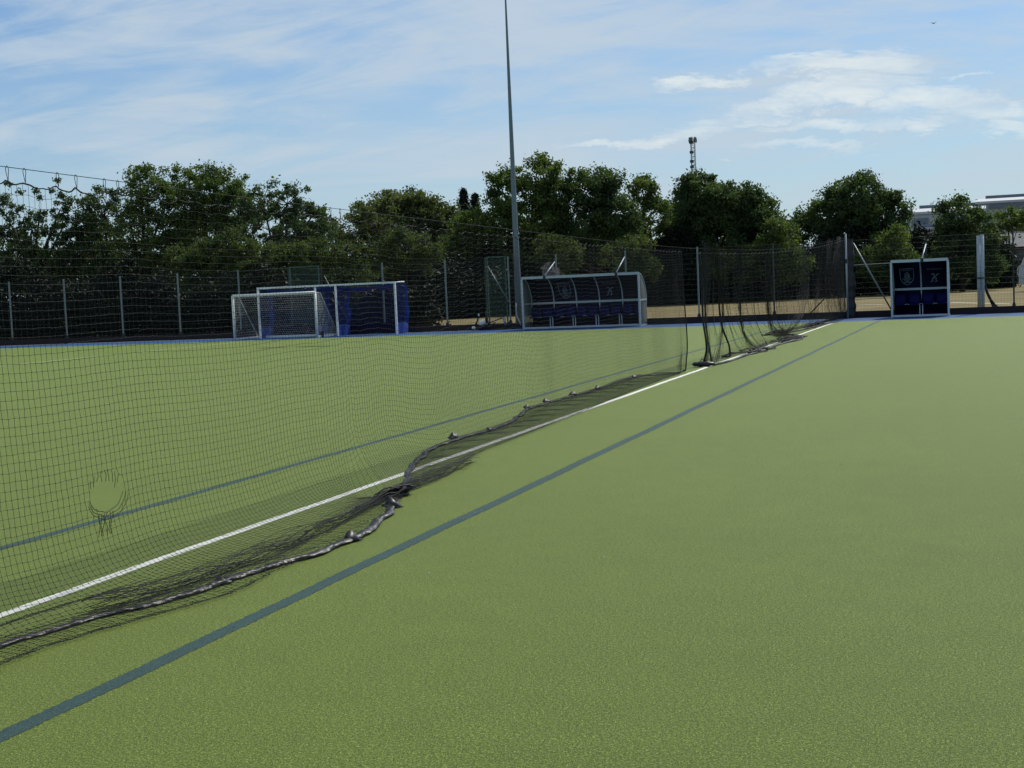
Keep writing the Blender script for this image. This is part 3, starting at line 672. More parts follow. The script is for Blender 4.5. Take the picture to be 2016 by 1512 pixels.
tr = tt.n('ShaderNodeBsdfTransparent', ins={0: (.62, .66, .66, 1)}); gl = tt.n('ShaderNodeBsdfPrincipled', ins={'Base Color': (.35, .38, .36, 1), 'Roughness': .35})
mx = tt.n('ShaderNodeMixShader', ins={0: .38, 1: tr.outputs[0], 2: gl.outputs[0]}); tt.n('ShaderNodeOutputMaterial', ins={0: mx.outputs[0]}); MT['clear'] = mm
shelter(-17.66, 5, .945, [('shield', -17.66+.945*1.55), ('runner', -17.66+.945*3.5)], 'long five bay team shelter with navy panels and a row of blue seats', [((1072, 546), (1093, 514)), ((1213, 538), (1230, 505))])
shelter(-3.56, 2, .98, [('shield', -3.56+.49), ('runner', -3.56+1.47)], 'small two bay team shelter with a shield emblem at the right', [((1815, 508), (1823, 480))])

# ------------------------------------------------------------------ goals
def threads(P, r, m, name, parent):
    b = MB(); b.segs(P[:, :-1].reshape(-1, 3), P[:, 1:].reshape(-1, 3), r, n=3); b.segs(P[:-1].reshape(-1, 3), P[1:].reshape(-1, 3), r, n=3); return b.build(name, m, parent)
def hockey_goal(X0, Y0, label):
    w, h = 3.62, 2.10; X1 = X0+w; o = empty('hockey_goal', ((X0+X1)/2, Y0, 0)); tag(o, label, 'goal', 'hockey goals against the fence')
    for X in (X0, X1): MB().box(X-.035, X+.035, Y0-.04, Y0+.04, 0, h-.04).build('post', MT['white'], o, smooth=False)
    MB().box(X0-.035, X1+.035, Y0-.04, Y0+.04, h-.036, h+.04).build('crossbar', MT['white'], o, smooth=False)
    for X in (X0, X1): MB().tube([(X, Y0+.05, h+.0), (X, Y0+.95, h+.02)], .028, 8).build('top_arm', MT['white'], o)
    MB().box(X0+.02, X1-.02, Y0+1.13, Y0+1.16, .01, .46).build('backboard', MT['navy'], o, smooth=False)
    for X in (X0, X1): MB().box(X-.015, X+.015, Y0+.05, Y0+1.16, .01, .46).build('sideboard', MT['bluebrd'], o, smooth=False)
    nx, nz = 100, 46
    P = np.array([[(X0+w*i/nx, Y0+1.0+.12*(1-j/nz)+.03*math.sin(i*.2), .44+1.6*(j/nz)-.05*math.sin(i/nx*math.pi)*(j/nz)) for j in range(nz+1)] for i in range(nx+1)])
    threads(P, .0021, MT['bluenet'], 'back_net', o)
    for X in (X0, X1):
        P = np.array([[(X+.02*math.sin(j*.3), Y0+.05+1.0*i/26, .44+(1.62)*(j/40)) for j in range(41)] for i in range(27)]); threads(P, .0022, MT['bluecloth'], 'side_net', o)
        q = [[(X+.05+.05*k+.02*math.sin(z*5+k), Y0+.85+.04*math.sin(z*9+k*2), z) for k in range(4)] for z in np.linspace(.42, 1.95, 14)]
        MB().grid(np.array(q)).build('bunched_net', MT['bluecloth'], o, thick=.01)
    q = [[(X0+w*i/24, Y0+.25+.7*k, 2.06-.20*k*(.35+.65*abs(math.sin(i*.42)))-.1*math.sin(i/24*math.pi)) for k in (0, .3, .6, 1)] for i in range(25)]
    MB().grid(np.array(q)).build('net_top', MT['bluecloth'], o, thick=.006)
    return o
hockey_goal(-29.35, 52.25, 'blue netted hockey goal standing directly behind the small five a side goal')
hockey_goal(-26.72, 52.33, 'blue netted hockey goal on the right, nearest the long team shelter')

def small_goal(X0, X1, Y0):
    h = 1.83; D = 1.9; o = empty('football_goal', ((X0+X1)/2, Y0, 0)); tag(o, 'small pale football goal with grey net at the edge of the turf', 'goal')
    for X in (X0, X1): MB().tube([(X, Y0, 0), (X, Y0, h)], .052, 12).build('post', MT['goalwhite'], o)
    MB().tube([(X0, Y0, h), (X1, Y0, h)], .052, 12).build('crossbar', MT['goalwhite'], o)
    for X in (X0, X1): MB().box(X-.04, X+.04, Y0+.05, Y0+D, .01, .09).build('base_bar', MT['white'], o, smooth=False)
    MB().box(X0, X1, Y0+D, Y0+D+.08, .01, .09).build('rear_bar', MT['white'], o, smooth=False)
    for X in (X0, X1):
        MB().tube([(X, Y0, h), (X, Y0+.45, h-.03), (X, Y0+D, .08)], .022, 8).build('side_stay', MT['greynet'], o)
    MB().box(X1-.06, X1+.06, Y0+.3, Y0+.48, .0, .22).build('anchor_weight', MT['blackp'], o, smooth=False)
    prof = lambda t_: (Y0+.45*t_/.25, h-.03*t_/.25) if t_ < .25 else (Y0+.45+(D-.45)*(t_-.25)/.75+.0, h-.03-(h-.11)*(t_-.25)/.75)
    P = np.array([[(X0+(X1-X0)*i/37, prof(t_)[0], prof(t_)[1]-.05*math.sin(t_*math.pi)) for t_ in np.linspace(0, 1, 27)] for i in range(38)]); threads(P, .0040, MT['greynet'], 'back_net', o)
    for X in (X0, X1):
        P = np.array([[(X, Y0+.03+(prof(t_)[0]-Y0)*i/14+.0, max(.08, prof(t_)[1])) for t_ in np.linspace(.03, 1, 22)] for i in range(15)]); threads(P, .0042, MT['greynet'], 'side_net', o)
small_goal(-29.70, -25.92, 50.75)

# ------------------------------------------------------------------ floodlight
X, Y = W(1020.5, 590, 54.4)[0], 54.4
fl = empty('floodlight_pole', (X, Y, 0)); tag(fl, 'very tall tapered grey floodlight pole beside the long team shelter', 'floodlight')
MB().tube([(X, Y, z) for z in np.linspace(0, 14.0, 12)], [.16-.13*(z/14.)**.9 for z in np.linspace(0, 14., 12)], 12).build('pole', MT['pole'], fl)
MB().box(X-.22, X+.22, Y-.22, Y+.22, -.01, .04).build('base_plate', MT['steel'], fl, smooth=False)
MB().tube([(X-1.3, Y, 13.9), (X+1.3, Y, 13.9)], .05, 8).build('cross_arm', MT['pole'], fl)
for dx in (-1.1, -.55, .55, 1.1):
    MB().box(X+dx-.24, X+dx+.24, Y-.35, Y+.05, 13.95, 14.2).build('lamp_head', MT['pole'], fl, smooth=False)

# ------------------------------------------------------------------ odds and ends by the fence
def plane_pts(pts, Yp): return [W(a, b_, Yp) for a, b_ in pts]
tr_ = empty('folded_trolley', W(945, 648, 53.3)*[1, 1, 0]); tag(tr_, 'black folded metal trolley leaning by the narrow green gate', 'trolley')
MB().tube(plane_pts([(943, 622), (939, 634), (933, 646)], 53.35), .035, 7).build('leg', MT['blackp'], tr_)
MB().tube(plane_pts([(957, 612), (957, 638)], 53.4), .035, 7).build('leg', MT['blackp'], tr_)
MB().tube(plane_pts([(952, 640), (968, 634), (988, 626)], 53.3), .022, 7).build('handle', MT['blackp'], tr_)
MB().tube(plane_pts([(950, 646), (966, 640), (976, 634)], 53.3), .018, 7).build('handle', MT['blackp'], tr_)
MB().tube(plane_pts([(930, 647), (945, 645), (960, 639)], 53.25), .05, 8).build('base', MT['blackp'], tr_)
MB().tube(plane_pts([(941.5, 620), (943.5, 620)], 53.3), .05, 8).build('cap', MT['white'], tr_)
tag(MB().tube(plane_pts([(943, 638), (948, 636.5), (953, 633.5), (955, 632)], 53.32), [.05, .10, .11, .04], 8).build('white_sack', MT['whitebag'], off=W(948, 638, 53.32)), 'small white sack hanging in the black trolley', 'sack')
tag(MB().tube(plane_pts([(929.5, 646), (935, 645)], 53.1), [.05, .06], 8).build('white_tub', MT['whitebag'], off=W(932, 646, 53.1)), 'small white tub on the ground at the left foot of the black trolley', 'tub')
tag(MB().tube(plane_pts([(1015.5, 597), (1016, 609), (1017.5, 622), (1022, 632), (1026, 640)], 53.2), .022, 8).build('bent_pipe', MT['frame'], off=W(1026, 640, 53.2)), 'pale bent pipe propped against the left end of the long shelter', 'pipe')
tag(MB().tube(plane_pts([(991, 625), (996, 640)], 53.4), .05, 8).build('stake', MT['steel'], off=W(996, 640, 53.4)), 'short pale stake behind the narrow green gate', 'stake')
pp_ = empty('stored_goal_posts', W(1933, 605, 54.05)); tag(pp_, 'two thick white posts strapped upright together at the right of the fence', 'posts')
for a, top in ((1928.0, 465), (1935.5, 463)):
    p, q = W(a, 606, 54.05), W(a-2.0, top, 54.05)
    MB().tube([p, q], .064, 14).build('post', MT['frame'], pp_)
    MB().tube([q, q+[0, 0, .02]], .068, 14).build('end_cap', MT['white'], pp_)
p = W(1931, 547, 54.05); MB().box(p[0]-.17, p[0]+.17, 53.93, 54.17, p[2]-.03, p[2]+.02).build('strap', MT['blackp'], pp_, smooth=False)
p0 = W(1941, 565, 54.2)
tag(MB().tube([W(1939, 560, 54.1), W(1943, 575, 54.2), W(1950, 590, 54.3), W(1957, 602, 54.4), W(1966, 606, 54.4)], [.03, .05, .05, .09, .03], 8).build('slack_net_bag', MT['rope'], off=W(1957, 606, 54.4)), 'dark slack net trailing to the ground right of the two white posts', 'net')
# grey van body edge beyond the right fence
p = W(2006, 560, 95); b = MB()
sb = empty('parked_van', W(2030, 560, 95)*[1, 1, 0]); tag(sb, 'grey van cut by the right photo edge, pale ring mark on its side', 'van')
x0 = W(2006, 540, 95)[0]; z1 = W(2010, 505, 95)[2]
pr = [(x0, .45), (x0-.0, z1*.6), (x0+.35, z1-.05), (x0+.7, z1), (x0+4.6, z1), (x0+4.8, z1-.2), (x0+4.8, .45)]
q = np.array([[(x_, y_, z_) for x_, z_ in pr+[pr[0]]] for y_ in (95, 95.01, 96.8, 96.81)]); MB().grid(q).build('body', MT['clad'], sb, smooth=False)
b = MB(); b.add([(x_, 95, z_) for x_, z_ in pr[:4]]+[(x_, 95, z_) for x_, z_ in pr[4:]]+[((x0+2.4), 95, 1.2)], [(i, (i+1) % 7, 7, i) for i in range(7)]); b.build('side_panel', MT['clad'], sb, smooth=False)
for wx in (x0+.9, x0+3.8): MB().segs([(wx, 94.95, .34)], [(wx, 95.2, .34)], .34, n=16, cap=True).build('wheel', MT['blackp'], sb)
c = W(2014.5, 534, 94.97); MB().tube([(c[0]+.36*math.cos(a), 94.97, c[2]+.40*math.sin(a)) for a in np.linspace(0, 2*math.pi, 24)], .035, 6).build('ring_mark', MT['frame'], sb)
MB().box(x0+.75, x0+1.6, 94.97, 94.99, z1-.75, z1-.25).build('window', MT['glass'], sb, smooth=False)

# ------------------------------------------------------------------ buildings and mast far behind
def block(name, label, cat, pl, pr_, ptop, Y, depth, m, roof_h, lip=True, overhang=.3):
    a = W(pl, ptop[0], Y); c = W(pr_, ptop[1], Y); z = max(a[2], c[2]); z = (a[2]+c[2])/2
    o = empty(name, ((a[0]+c[0])/2, Y, 0)); tag(o, label, cat)
    MB().box(a[0], c[0], Y, Y+depth, -.01, z).build('wall', m, o, smooth=False)
    if lip:
        MB().add([(a[0]-overhang, Y-overhang, z+.02), (c[0]+overhang, Y-overhang, z+.02), (c[0]+overhang, Y+depth, z+.02), (a[0]-overhang, Y+depth, z+.02),
                  (a[0]-overhang, Y-overhang, z+.3), (c[0]+overhang, Y-overhang, z+.3), (c[0]+overhang, Y+depth*.5, z+roof_h), (a[0]-overhang, Y+depth*.5, z+roof_h),
                  (c[0]+overhang, Y+depth, z+.3), (a[0]-overhang, Y+depth, z+.3)],
                 [(0, 1, 5, 4), (4, 5, 6, 7), (7, 6, 8, 9), (1, 2, 8, 1), (1, 8, 6, 5), (0, 4, 7, 9), (0, 9, 3, 0), (3, 9, 8, 2)]).build('roof', MT['roofw'], o, smooth=False)
        MB().box(a[0]+.8, c[0], Y+depth*.5-.3, Y+depth*.5+.3, z+roof_h-.02, z+roof_h+.35).build('ridge_cap', MT['cladd'], o, smooth=False)
    return o, a[0], c[0], z
o, xa, xc_, z = block('warehouse', 'large grey clad warehouse with a white roof edge at the far right', 'warehouse', 1925, 2120, (400, 394), 175, 30, MT['clad'], 1.3)
for k, px in enumerate((1968, 2008)):
    p = W(px, 406, 174.9); MB().box(p[0]-1.1, p[0]+1.1, 174.8, 174.97, p[2]-.25, p[2]+.35).build('vent', MT['cladd'], o, smooth=False)
o, xa, xc_, z = block('warehouse', 'lower grey warehouse between the two right hand trees', 'warehouse', 1785, 1935, (423, 417), 165, 25, MT['clad'], 1.2)
p = W(1812, 440, 164.9); MB().box(p[0]-.9, p[0]+.9, 164.8, 164.97, z-5.5, z-.4).build('dark_panel', MT['cladd'], o, smooth=False)
o, xa, xc_, z = block('low_annex', 'low grey annex with a white eave in front of the lower warehouse', 'building', 1788, 1885, (455, 451), 150, 10, MT['cladd'], .4)
p = W(1812, 470, 149.9); MB().box(p[0]-.6, p[0]+.6, 149.85, 149.97, p[2]-.8, p[2]+.8).build('window', MT['glass'], o, smooth=False)
# brick house
a = W(1950, 486, 140); c = W(2100, 486, 140); zt = W(1995, 486, 140)[2]; zr = W(1995, 457, 140)[2]
o = empty('brick_house', ((a[0]+c[0])/2, 140, 0)); tag(o, 'brown brick house with grey tiled roof at the right edge', 'house')
MB().box(a[0], c[0], 140, 148, -.01, zt).build('wall', MT['brick'], o, smooth=False)
MB().add([(a[0]-.4, 139.5, zt), (c[0]+.4, 139.5, zt), (c[0]+.4, 148.5, zt), (a[0]-.4, 148.5, zt), (a[0]-.4, 144, zr), (c[0]+.4, 144, zr)], [(0, 1, 5, 4), (2, 3, 4, 5), (0, 4, 3, 0), (1, 2, 5, 1)]).build('roof', MT['tile'], o, smooth=False)
for px in (1972, 2005):
    p = W(px, 505, 139.95); MB().box(p[0]-.6, p[0]+.6, 139.9, 139.97, p[2]-.6, p[2]+.6).build('window', MT['glass'], o, smooth=False)
# brick house seen between the trees over the small shelter
a = W(1828, 462, 130); c = W(1880, 462, 130); zt = W(1855, 478, 130)[2]; zr = W(1855, 458, 130)[2]
o = empty('brick_house', ((a[0]+c[0])/2, 130, 0)); tag(o, 'small brown brick house seen between trees above the small shelter', 'house')
MB().box(a[0], c[0], 130, 136, -.01, zt).build('wall', MT['brick'], o, smooth=False)
MB().add([(a[0]-.3, 129.7, zt), (c[0]+.3, 129.7, zt), (c[0]+.3, 136.3, zt), (a[0]-.3, 136.3, zt), (a[0]-.3, 133, zr), (c[0]+.3, 133, zr)], [(0, 1, 5, 4), (2, 3, 4, 5), (0, 4, 3, 0), (1, 2, 5, 1)]).build('roof', MT['tile'], o, smooth=False)
# mast
Ym = 210; base = W(1366, 345, Ym); top = W(1363, 271, Ym); mx_ = base[0]; z0 = 0; z1 = W(1363, 282, Ym)[2]
o = empty('radio_mast', (mx_, Ym, 0)); tag(o, 'slender lattice radio mast with a dark drum head above the trees', 'mast')
b = MB(); n = 34; w0, w1 = 1.3, .28
for i in range(n):
    za, zb = z0+(z1-z0)*i/n, z0+(z1-z0)*(i+1)/n; wa = w0+(w1-w0)*min(1, (i/n)*1.6); wb = w0+(w1-w0)*min(1, ((i+1)/n)*1.6)
    ca = [(mx_+s1_*wa, Ym+s2_*wa) for s1_, s2_ in ((-1, -1), (1, -1), (1, 1), (-1, 1))]; cb_ = [(mx_+s1_*wb, Ym+s2_*wb) for s1_, s2_ in ((-1, -1), (1, -1), (1, 1), (-1, 1))]
    for k in range(4):
        k2 = (k+1) % 4
        b.segs([ca[k]+(za,)], [cb_[k]+(zb,)], .055, n=4); b.segs([ca[k]+(za,)], [cb_[k2]+(zb,)], .03, n=4); b.segs([ca[k]+(za,)], [ca[k2]+(za,)], .035, n=4)
b.build('lattice', MT['lattice'], o)
zt2 = W(1363, 270, Ym)[2]
MB().tube([(mx_, Ym, z1), (mx_, Ym, zt2)], .2, 8).build('core', MT['white'], o)
for a_ in range(6):
    t_ = a_*math.pi/3+.35; MB().tube([(mx_+.5*math.cos(t_), Ym+.5*math.sin(t_), z1+.05), (mx_+.56*math.cos(t_), Ym+.56*math.sin(t_), (z1+zt2)/2), (mx_+.45*math.cos(t_), Ym+.45*math.sin(t_), zt2)], .10, 6).build('antenna', MT['drumd'], o)
for py in (281, 300, 318, 329):
    p = W(1363, py, Ym); MB().box(mx_-.42, mx_+.1, Ym-.5, Ym-.2, p[2]-.2, p[2]+.2).build('equipment_box', MT['drumd'], o, smooth=False)
# pale gable showing through the trees above the long shelter
a, c = W(1068, 545, 84), W(1094, 545, 84); zt = W(1080, 528, 84)[2]; zr = W(1078, 516, 84)[2]
o = empty('garden_shed', ((a[0]+c[0])/2, 84, 0)); tag(o, 'pale pinkish shed glimpsed through trees above the long shelter', 'shed')
MB().box(a[0], c[0], 84, 86, -.01, zt).build('wall', MT['pink'], o, smooth=False)
MB().add([(a[0]-.1, 83.8, zt), (c[0]+.1, 83.8, zt-.35), (c[0]+.1, 86.2, zt-.35), (a[0]-.1, 86.2, zt), ((a[0]+c[0])/2, 83.8, zr), ((a[0]+c[0])/2, 86.2, zr)], [(0, 4, 5, 3), (4, 1, 2, 5), (0, 1, 4, 0), (3, 5, 2, 3)]).build('roof', MT['pink'], o, smooth=False)
# bird
p = W(1838, 46, 70)
tag(MB().add([p+[-.17, .02, .05], p+[-.08, 0, .02], p+[0, -.09, 0], p+[.08, 0, .02], p+[.17, .02, .05], p+[0, .10, 0], p+[0, 0, .03], p+[0, 0, -.03]],
             [(0, 1, 7, 6), (1, 2, 7, 1), (2, 3, 7, 2), (6, 7, 3, 4), (2, 1, 6, 2), (2, 6, 3, 2), (5, 6, 1, 5), (5, 3, 6, 5), (5, 7, 3, 5), (5, 1, 7, 5)]).build('bird', MT['drumd'], off=p), 'small dark bird high in the sky at the upper right', 'bird')

# ------------------------------------------------------------------ trees
LM = dict(dark=leafmat('dark leaves', (.036, .062, .034), (.088, .135, .050), .40),
          mid=leafmat('mid green leaves', (.045, .078, .028), (.125, .17, .050), .40),
          olive=leafmat('olive leaves', (.055, .075, .036), (.14, .165, .07), .40),
          lime=leafmat('yellow green leaves', (.034, .060, .024), (.092, .122, .042), .38),
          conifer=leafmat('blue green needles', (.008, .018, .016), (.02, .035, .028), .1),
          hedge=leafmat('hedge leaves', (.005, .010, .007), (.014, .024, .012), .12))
def leaf_cloud(cent, rad, per, size, seed, up=.35):
    r = np.random.default_rng(seed); n = len(cent)*per
    c = np.repeat(cent, per, 0); rr = np.repeat(rad, per)
    off = r.normal(0, .50, (n, 3)); off[:, 2] *= .8
    P = c+off*rr[:, None]
    nrm = r.normal(0, 1, (n, 3)); nrm[:, 2] += up; nrm /= np.linalg.norm(nrm, axis=1, keepdims=True)
    ref = r.normal(0, 1, (n, 3)); a = np.cross(nrm, ref); a /= np.linalg.norm(a, axis=1, keepdims=True)+1e-9; b = np.cross(nrm, a)
    s = size*r.uniform(.6, 1.35, (n, 1))
    V = np.stack([P-a*s*.9, P-b*s*.5, P+a*s*.9, P+b*s*.5], 1).reshape(-1, 3)
    F = np.arange(n*4).reshape(-1, 4); return V, F
def tree(name, label, mk, Y, blobs, base, seed, clumps=1.0, per=90, leaf=.085, cr=.42, trunk=.22, group='trees beyond the fence', hollow=.45, depth=.8, cat='tree'):
    r = np.random.default_rng(seed); Cn = []; Rn = []
    for (px, py, rx, ry) in blobs:
        c = W(px, py, Y); k = (W(px+1, py, Y)-c)[0]; kz = abs((W(px, py+1, Y)-c)[2]); ax, az_ = rx*k, ry*kz; ay = min(ax, 3.2)*depth
        vol = 4.19*ax*ay*az_; n = max(6, int(clumps*2.3*vol**.74/cr**1.2))
        d = r.normal(0, 1, (n, 3)); d /= np.linalg.norm(d, axis=1, keepdims=True)
        rad = hollow+(1-hollow)*r.uniform(0, 1, n)**.7; rad *= r.uniform(.86, 1.10, n)
        Cn.append(np.stack([c[0]+d[:, 0]*ax*rad, Y+d[:, 1]*ay*rad, c[2]+d[:, 2]*az_*rad], 1)); Rn.append(cr*r.uniform(.55, 1.25, n))
    Cn = np.concatenate(Cn); Rn = np.concatenate(Rn)
    keep = Cn[:, 2] > .25; Cn = Cn[keep]; Rn = Rn[keep]
    bx_ = W(base, 600, Y)[0]; o = empty(name, (bx_, Y, 0)); tag(o, label, cat, group)
    V, F = leaf_cloud(Cn, Rn, per, leaf, seed+1); mb = MB(); mb.add(V, F); mb.build('crown', LM[mk], o, smooth=False)
    # trunk, limbs and twigs out to a share of the clumps
    tb = MB(); top = np.array([bx_+r.uniform(-.2, .2), Y, np.percentile(Cn[:, 2], 35)])
    tb.tube([(bx_, Y, -.05), (bx_+.05, Y, top[2]*.5), top], [trunk, trunk*.75, trunk*.5], 9)
    hubs = []
    for (px, py, rx, ry) in blobs:
        h = W(px, py+ry*.15, Y); st = np.array([bx_, Y, min(top[2], max(.5, h[2]*.45))]); md = (st+h)/2+r.normal(0, .2, 3)
        tb.tube([st, md, h], [trunk*.45, trunk*.3, trunk*.16], 6); hubs.append(h)
    hubs = np.array(hubs)
    for c in Cn[r.choice(len(Cn), min(len(Cn), 90), replace=False)]:
        h = hubs[np.argmin(np.linalg.norm(hubs-c, axis=1))]; md = (h+c)/2+r.normal(0, .12, 3)
        tb.tube([h, md, c], [trunk*.12, trunk*.08, .012], 4, cap=False)
    tb.build('trunk', MT['bark'], o); return o
NR_ = 66
tree('upright_tree', 'sparse upright tree with sky between its limbs at the left edge', 'dark', 66, [(12, 415, 13, 68), (46, 420, 12, 72), (80, 405, 12, 58), (118, 405, 16, 55), (136, 415, 13, 50), (100, 440, 20, 45), (28, 440, 14, 55), (62, 445, 14, 55), (30, 520, 55, 60), (100, 520, 60, 50), (-60, 450, 50, 110), (140, 490, 30, 50)], 70, 1, clumps=.8, cr=.27, per=80)
tree('bushy_tree', 'small rounded tree between the upright tree and the taller leafy one', 'dark', 67, [(205, 418, 46, 56), (170, 440, 30, 50), (190, 500, 65, 70), (215, 560, 70, 50)], 205, 2, clumps=.9, cr=.36)
tree('broadleaf_tree', 'leafy tree with a knobbly peak left of the first gap in the treetops', 'mid', 66, [(290, 365, 48, 40), (275, 345, 24, 26), (325, 400, 45, 45), (255, 420, 30, 40), (290, 470, 70, 70), (300, 540, 80, 50)], 290, 3, clumps=.85, cr=.38)
tree('broadleaf_tree', 'broad tree with yellow green top left of centre above the small goal', 'mid', 68, [(400, 390, 70, 60), (360, 365, 36, 40), (430, 370, 55, 40), (470, 420, 55, 50), (400, 470, 90, 70)], 410, 4, clumps=.95, cr=.38)
tree('thorny_tree', 'thin twiggy tree leaning right above the small goal', 'dark', 67, [(520, 400, 50, 45), (565, 395, 50, 42), (600, 430, 36, 45), (550, 455, 95, 50), (620, 415, 18, 30), (620, 460, 40, 40)], 545, 5, clumps=.62, cr=.30, per=70)
tree('lime_bush', 'yellow green leafy bush in front of the left trees', 'lime', 62, [(440, 500, 70, 48), (510, 520, 70, 44), (380, 520, 50, 40), (560, 505, 50, 30), (470, 560, 90, 40), (400, 570, 60, 30)], 460, 6, clumps=1.0, cr=.34, trunk=.1)
tree('willow_tree', 'pale thin crowned tree in the dip left of the olive dome', 'olive', 76, [(655, 450, 50, 48), (705, 452, 58, 52), (745, 435, 45, 52), (700, 500, 80, 40)], 690, 7, clumps=.62, cr=.36)
tree('dome_tree', 'wide olive dome shaped tree left of the two dark conifers', 'olive', 88, [(800, 440, 85, 66), (755, 425, 55, 46), (850, 440, 55, 58), (880, 470, 50, 60), (800, 400, 55, 24)], 810, 8, clumps=1.1, cr=.46, leaf=.11)
tree('lime_bush', 'bright green rounded bush behind the fence right of the hockey goals', 'lime', 70, [(800, 490, 55, 40), (840, 505, 30, 32), (760, 510, 45, 36)], 800, 9, clumps=1.1, cr=.36, trunk=.1)
tree('lime_bush', 'yellowing bush directly above the right hockey goal', 'lime', 64, [(690, 505, 40, 34), (640, 500, 60, 30), (600, 525, 60, 36), (670, 560, 90, 40)], 660, 10, clumps=.9, cr=.34, trunk=.1)
def conifer(label, px, top, Y, wpx, seed):
    r = np.random.default_rng(seed); t0 = W(px, top, Y); o = empty('conifer', (t0[0], Y, 0)); tag(o, label, 'conifer', 'dark conifers beyond the fence')
    H = t0[2]; c = []; k = wpx*Y/2750
    for z in np.arange(H*.3, H, .16):
        w = k*((H-z)/(H*.3))**.8 if z > H*.7 else k*1.0+.6*(H*.7-z)/H*3
        for j in range(8): a = r.uniform(0, 6.28); q = w*r.uniform(.3, 1.1); c.append((t0[0]+q*math.cos(a), Y+q*math.sin(a), z+.15*q))
    V, F = leaf_cloud(np.array(c), np.full(len(c), .24), 26, .10, seed); MB().add(V, F).build('crown', LM['conifer'], o, smooth=False)
    MB().tube([(t0[0], Y, 0), (t0[0], Y, H*.98)], [.16, .02], 7).build('trunk', MT['bark'], o)
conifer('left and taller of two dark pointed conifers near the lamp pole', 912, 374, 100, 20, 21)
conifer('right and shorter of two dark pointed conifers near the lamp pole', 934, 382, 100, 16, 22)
tree('broadleaf_tree', 'low green tree below the two conifers', 'mid', 84, [(930, 450, 55, 45), (900, 500, 60, 50), (965, 480, 45, 60), (940, 540, 60, 40)], 930, 11, clumps=1.0, cr=.42, leaf=.10)
tree('broadleaf_tree', 'tall bright leafed tree directly behind the lamp pole', 'mid', 86, [(1060, 350, 52, 44), (1000, 390, 48, 55), (1090, 380, 48, 55), (1050, 440, 80, 70), (985, 360, 30, 30), (1060, 318, 26, 14), (1060, 510, 80, 50)], 1050, 12, clumps=1.05, cr=.46, leaf=.11)
tree('broadleaf_tree', 'tall dense tree right of the lamp pole over the long shelter', 'dark', 87, [(1160, 380, 62, 50), (1185, 355, 40, 28), (1200, 420, 55, 60), (1150, 460, 80, 70), (1235, 465, 40, 40)], 1165, 13, clumps=1.15, cr=.46, leaf=.11)
tree('broadleaf_tree', 'slim open tree filling the notch left of the widest dark tree', 'mid', 94, [(1268, 385, 42, 36), (1280, 430, 42, 55), (1265, 362, 18, 14)], 1275, 14, clumps=.85, cr=.44, leaf=.11)
tree('lime_bush', 'yellow green bush above the right end of the long shelter', 'lime', 80, [(1235, 500, 50, 40), (1270, 525, 40, 34), (1110, 500, 36, 40), (1085, 480, 30, 30)], 1235, 15, clumps=1.0, cr=.38, trunk=.1)
tree('wide_dark_tree', 'widest dark tree, standing under the radio mast', 'dark', 98, [(1385, 400, 75, 55), (1365, 362, 40, 24), (1440, 410, 75, 55), (1490, 420, 50, 48), (1400, 470, 110, 75), (1340, 430, 45, 60), (1500, 470, 55, 60)], 1410, 16, clumps=1.25, cr=.50, leaf=.12, trunk=.35)
tree('broadleaf_tree', 'lower green tree between the widest tree and the round tree', 'mid', 96, [(1525, 480, 55, 50), (1450, 520, 70, 40), (1540, 520, 60, 40)], 1520, 17, clumps=1.1, cr=.46, leaf=.11)
tree('round_tree', 'large round crowned tree above the small team shelter', 'dark', 104, [(1690, 400, 80, 62), (1640, 430, 62, 62), (1740, 430, 55, 60), (1690, 480, 110, 60), (1590, 440, 40, 40), (1775, 400, 20, 20), (1690, 355, 40, 14)], 1685, 18, clumps=1.1, cr=.50, leaf=.12, trunk=.35)
tree('broadleaf_tree', 'lighter bush at the right foot of the round tree', 'mid', 100, [(1760, 490, 45, 45), (1720, 520, 50, 40), (1780, 520, 40, 36)], 1755, 19, clumps=1.0, cr=.44, leaf=.11)
tree('broadleaf_tree', 'tree in front of the warehouses right of the small shelter', 'dark', 106, [(1885, 430, 50, 40), (1860, 446, 22, 28), (1915, 460, 55, 50), (1895, 500, 70, 50), (1890, 398, 14, 18), (1950, 500, 40, 60), (1860, 412, 10, 16)], 1895, 20, clumps=.95, cr=.46, leaf=.11)
tree('round_bush', 'round bush in front of the largest warehouse at the right edge', 'mid', 125, [(1985, 435, 40, 26), (2010, 425, 24, 16)], 1990, 23, clumps=1.0, cr=.5, leaf=.13, trunk=.12)

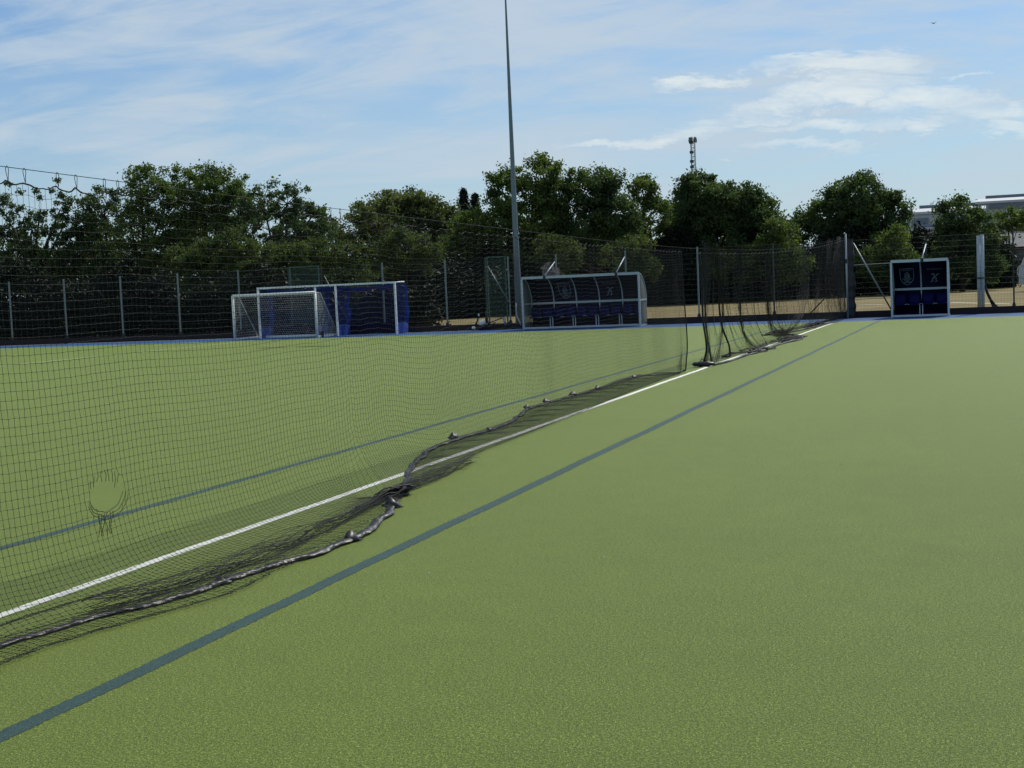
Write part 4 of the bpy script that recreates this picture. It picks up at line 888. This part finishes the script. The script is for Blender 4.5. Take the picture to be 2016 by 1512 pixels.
# dark hedge along the field edge, reading as one mass
def hedge(pts, hts, label, per=60, leaf=.13, cr=.5, dens=9, seed=50, depth=1.6, mk='hedge'):
    r = np.random.default_rng(seed); c = []; 
    P = np.array(pts, float)
    L = np.concatenate([[0], np.cumsum(np.linalg.norm(np.diff(P, axis=0), axis=1))])
    n = int(L[-1]*dens*np.mean(hts)/2*1.25)
    s = r.uniform(0, L[-1], n); x = np.interp(s, L, P[:, 0]); y = np.interp(s, L, P[:, 1]); h = np.interp(s, L, hts)
    h = h*(1+.22*np.sin(s*.9)+.14*np.sin(s*2.3+1)); z = h*r.uniform(0, 1, n)**1.15
    c = np.stack([x, y+r.uniform(-depth/2, depth/2, n), np.maximum(z, .2)], 1)
    V, F = leaf_cloud(c, np.full(n, cr), per, leaf, seed+1); V[:, 2] = np.maximum(V[:, 2], .02)
    o = MB().add(V, F).build('hedge', LM[mk], smooth=False, off=(P[0, 0], P[0, 1], 0)); return tag(o, label, 'hedge', kind='stuff')
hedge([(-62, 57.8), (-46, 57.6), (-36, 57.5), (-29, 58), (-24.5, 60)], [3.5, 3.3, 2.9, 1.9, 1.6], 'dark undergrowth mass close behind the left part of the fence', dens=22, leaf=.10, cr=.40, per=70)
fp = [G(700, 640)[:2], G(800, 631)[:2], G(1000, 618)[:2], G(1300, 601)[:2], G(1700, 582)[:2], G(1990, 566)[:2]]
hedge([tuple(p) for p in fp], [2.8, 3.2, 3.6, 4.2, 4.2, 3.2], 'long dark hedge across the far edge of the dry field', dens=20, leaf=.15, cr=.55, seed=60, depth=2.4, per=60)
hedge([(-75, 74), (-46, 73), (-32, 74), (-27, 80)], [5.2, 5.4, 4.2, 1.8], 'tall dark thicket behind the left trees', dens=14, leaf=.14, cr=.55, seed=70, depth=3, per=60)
fq = [(G(640, 640)[:2]+[0, 16]), G(800, 631)[:2]+[0, 18], G(1000, 618)[:2]+[0, 12], G(1300, 601)[:2]+[0, 7], G(1560, 590)[:2]+[0, 6]]
hedge([tuple(p) for p in fq], [4.6, 4.8, 5.4, 5.6, 5.0], 'tall continuous wood line behind the middle trees', dens=15, leaf=.15, cr=.6, seed=90, depth=3.4, per=70, mk='dark')
print('built', len(bpy.data.objects), sum(len(m.polygons) for m in bpy.data.meshes))
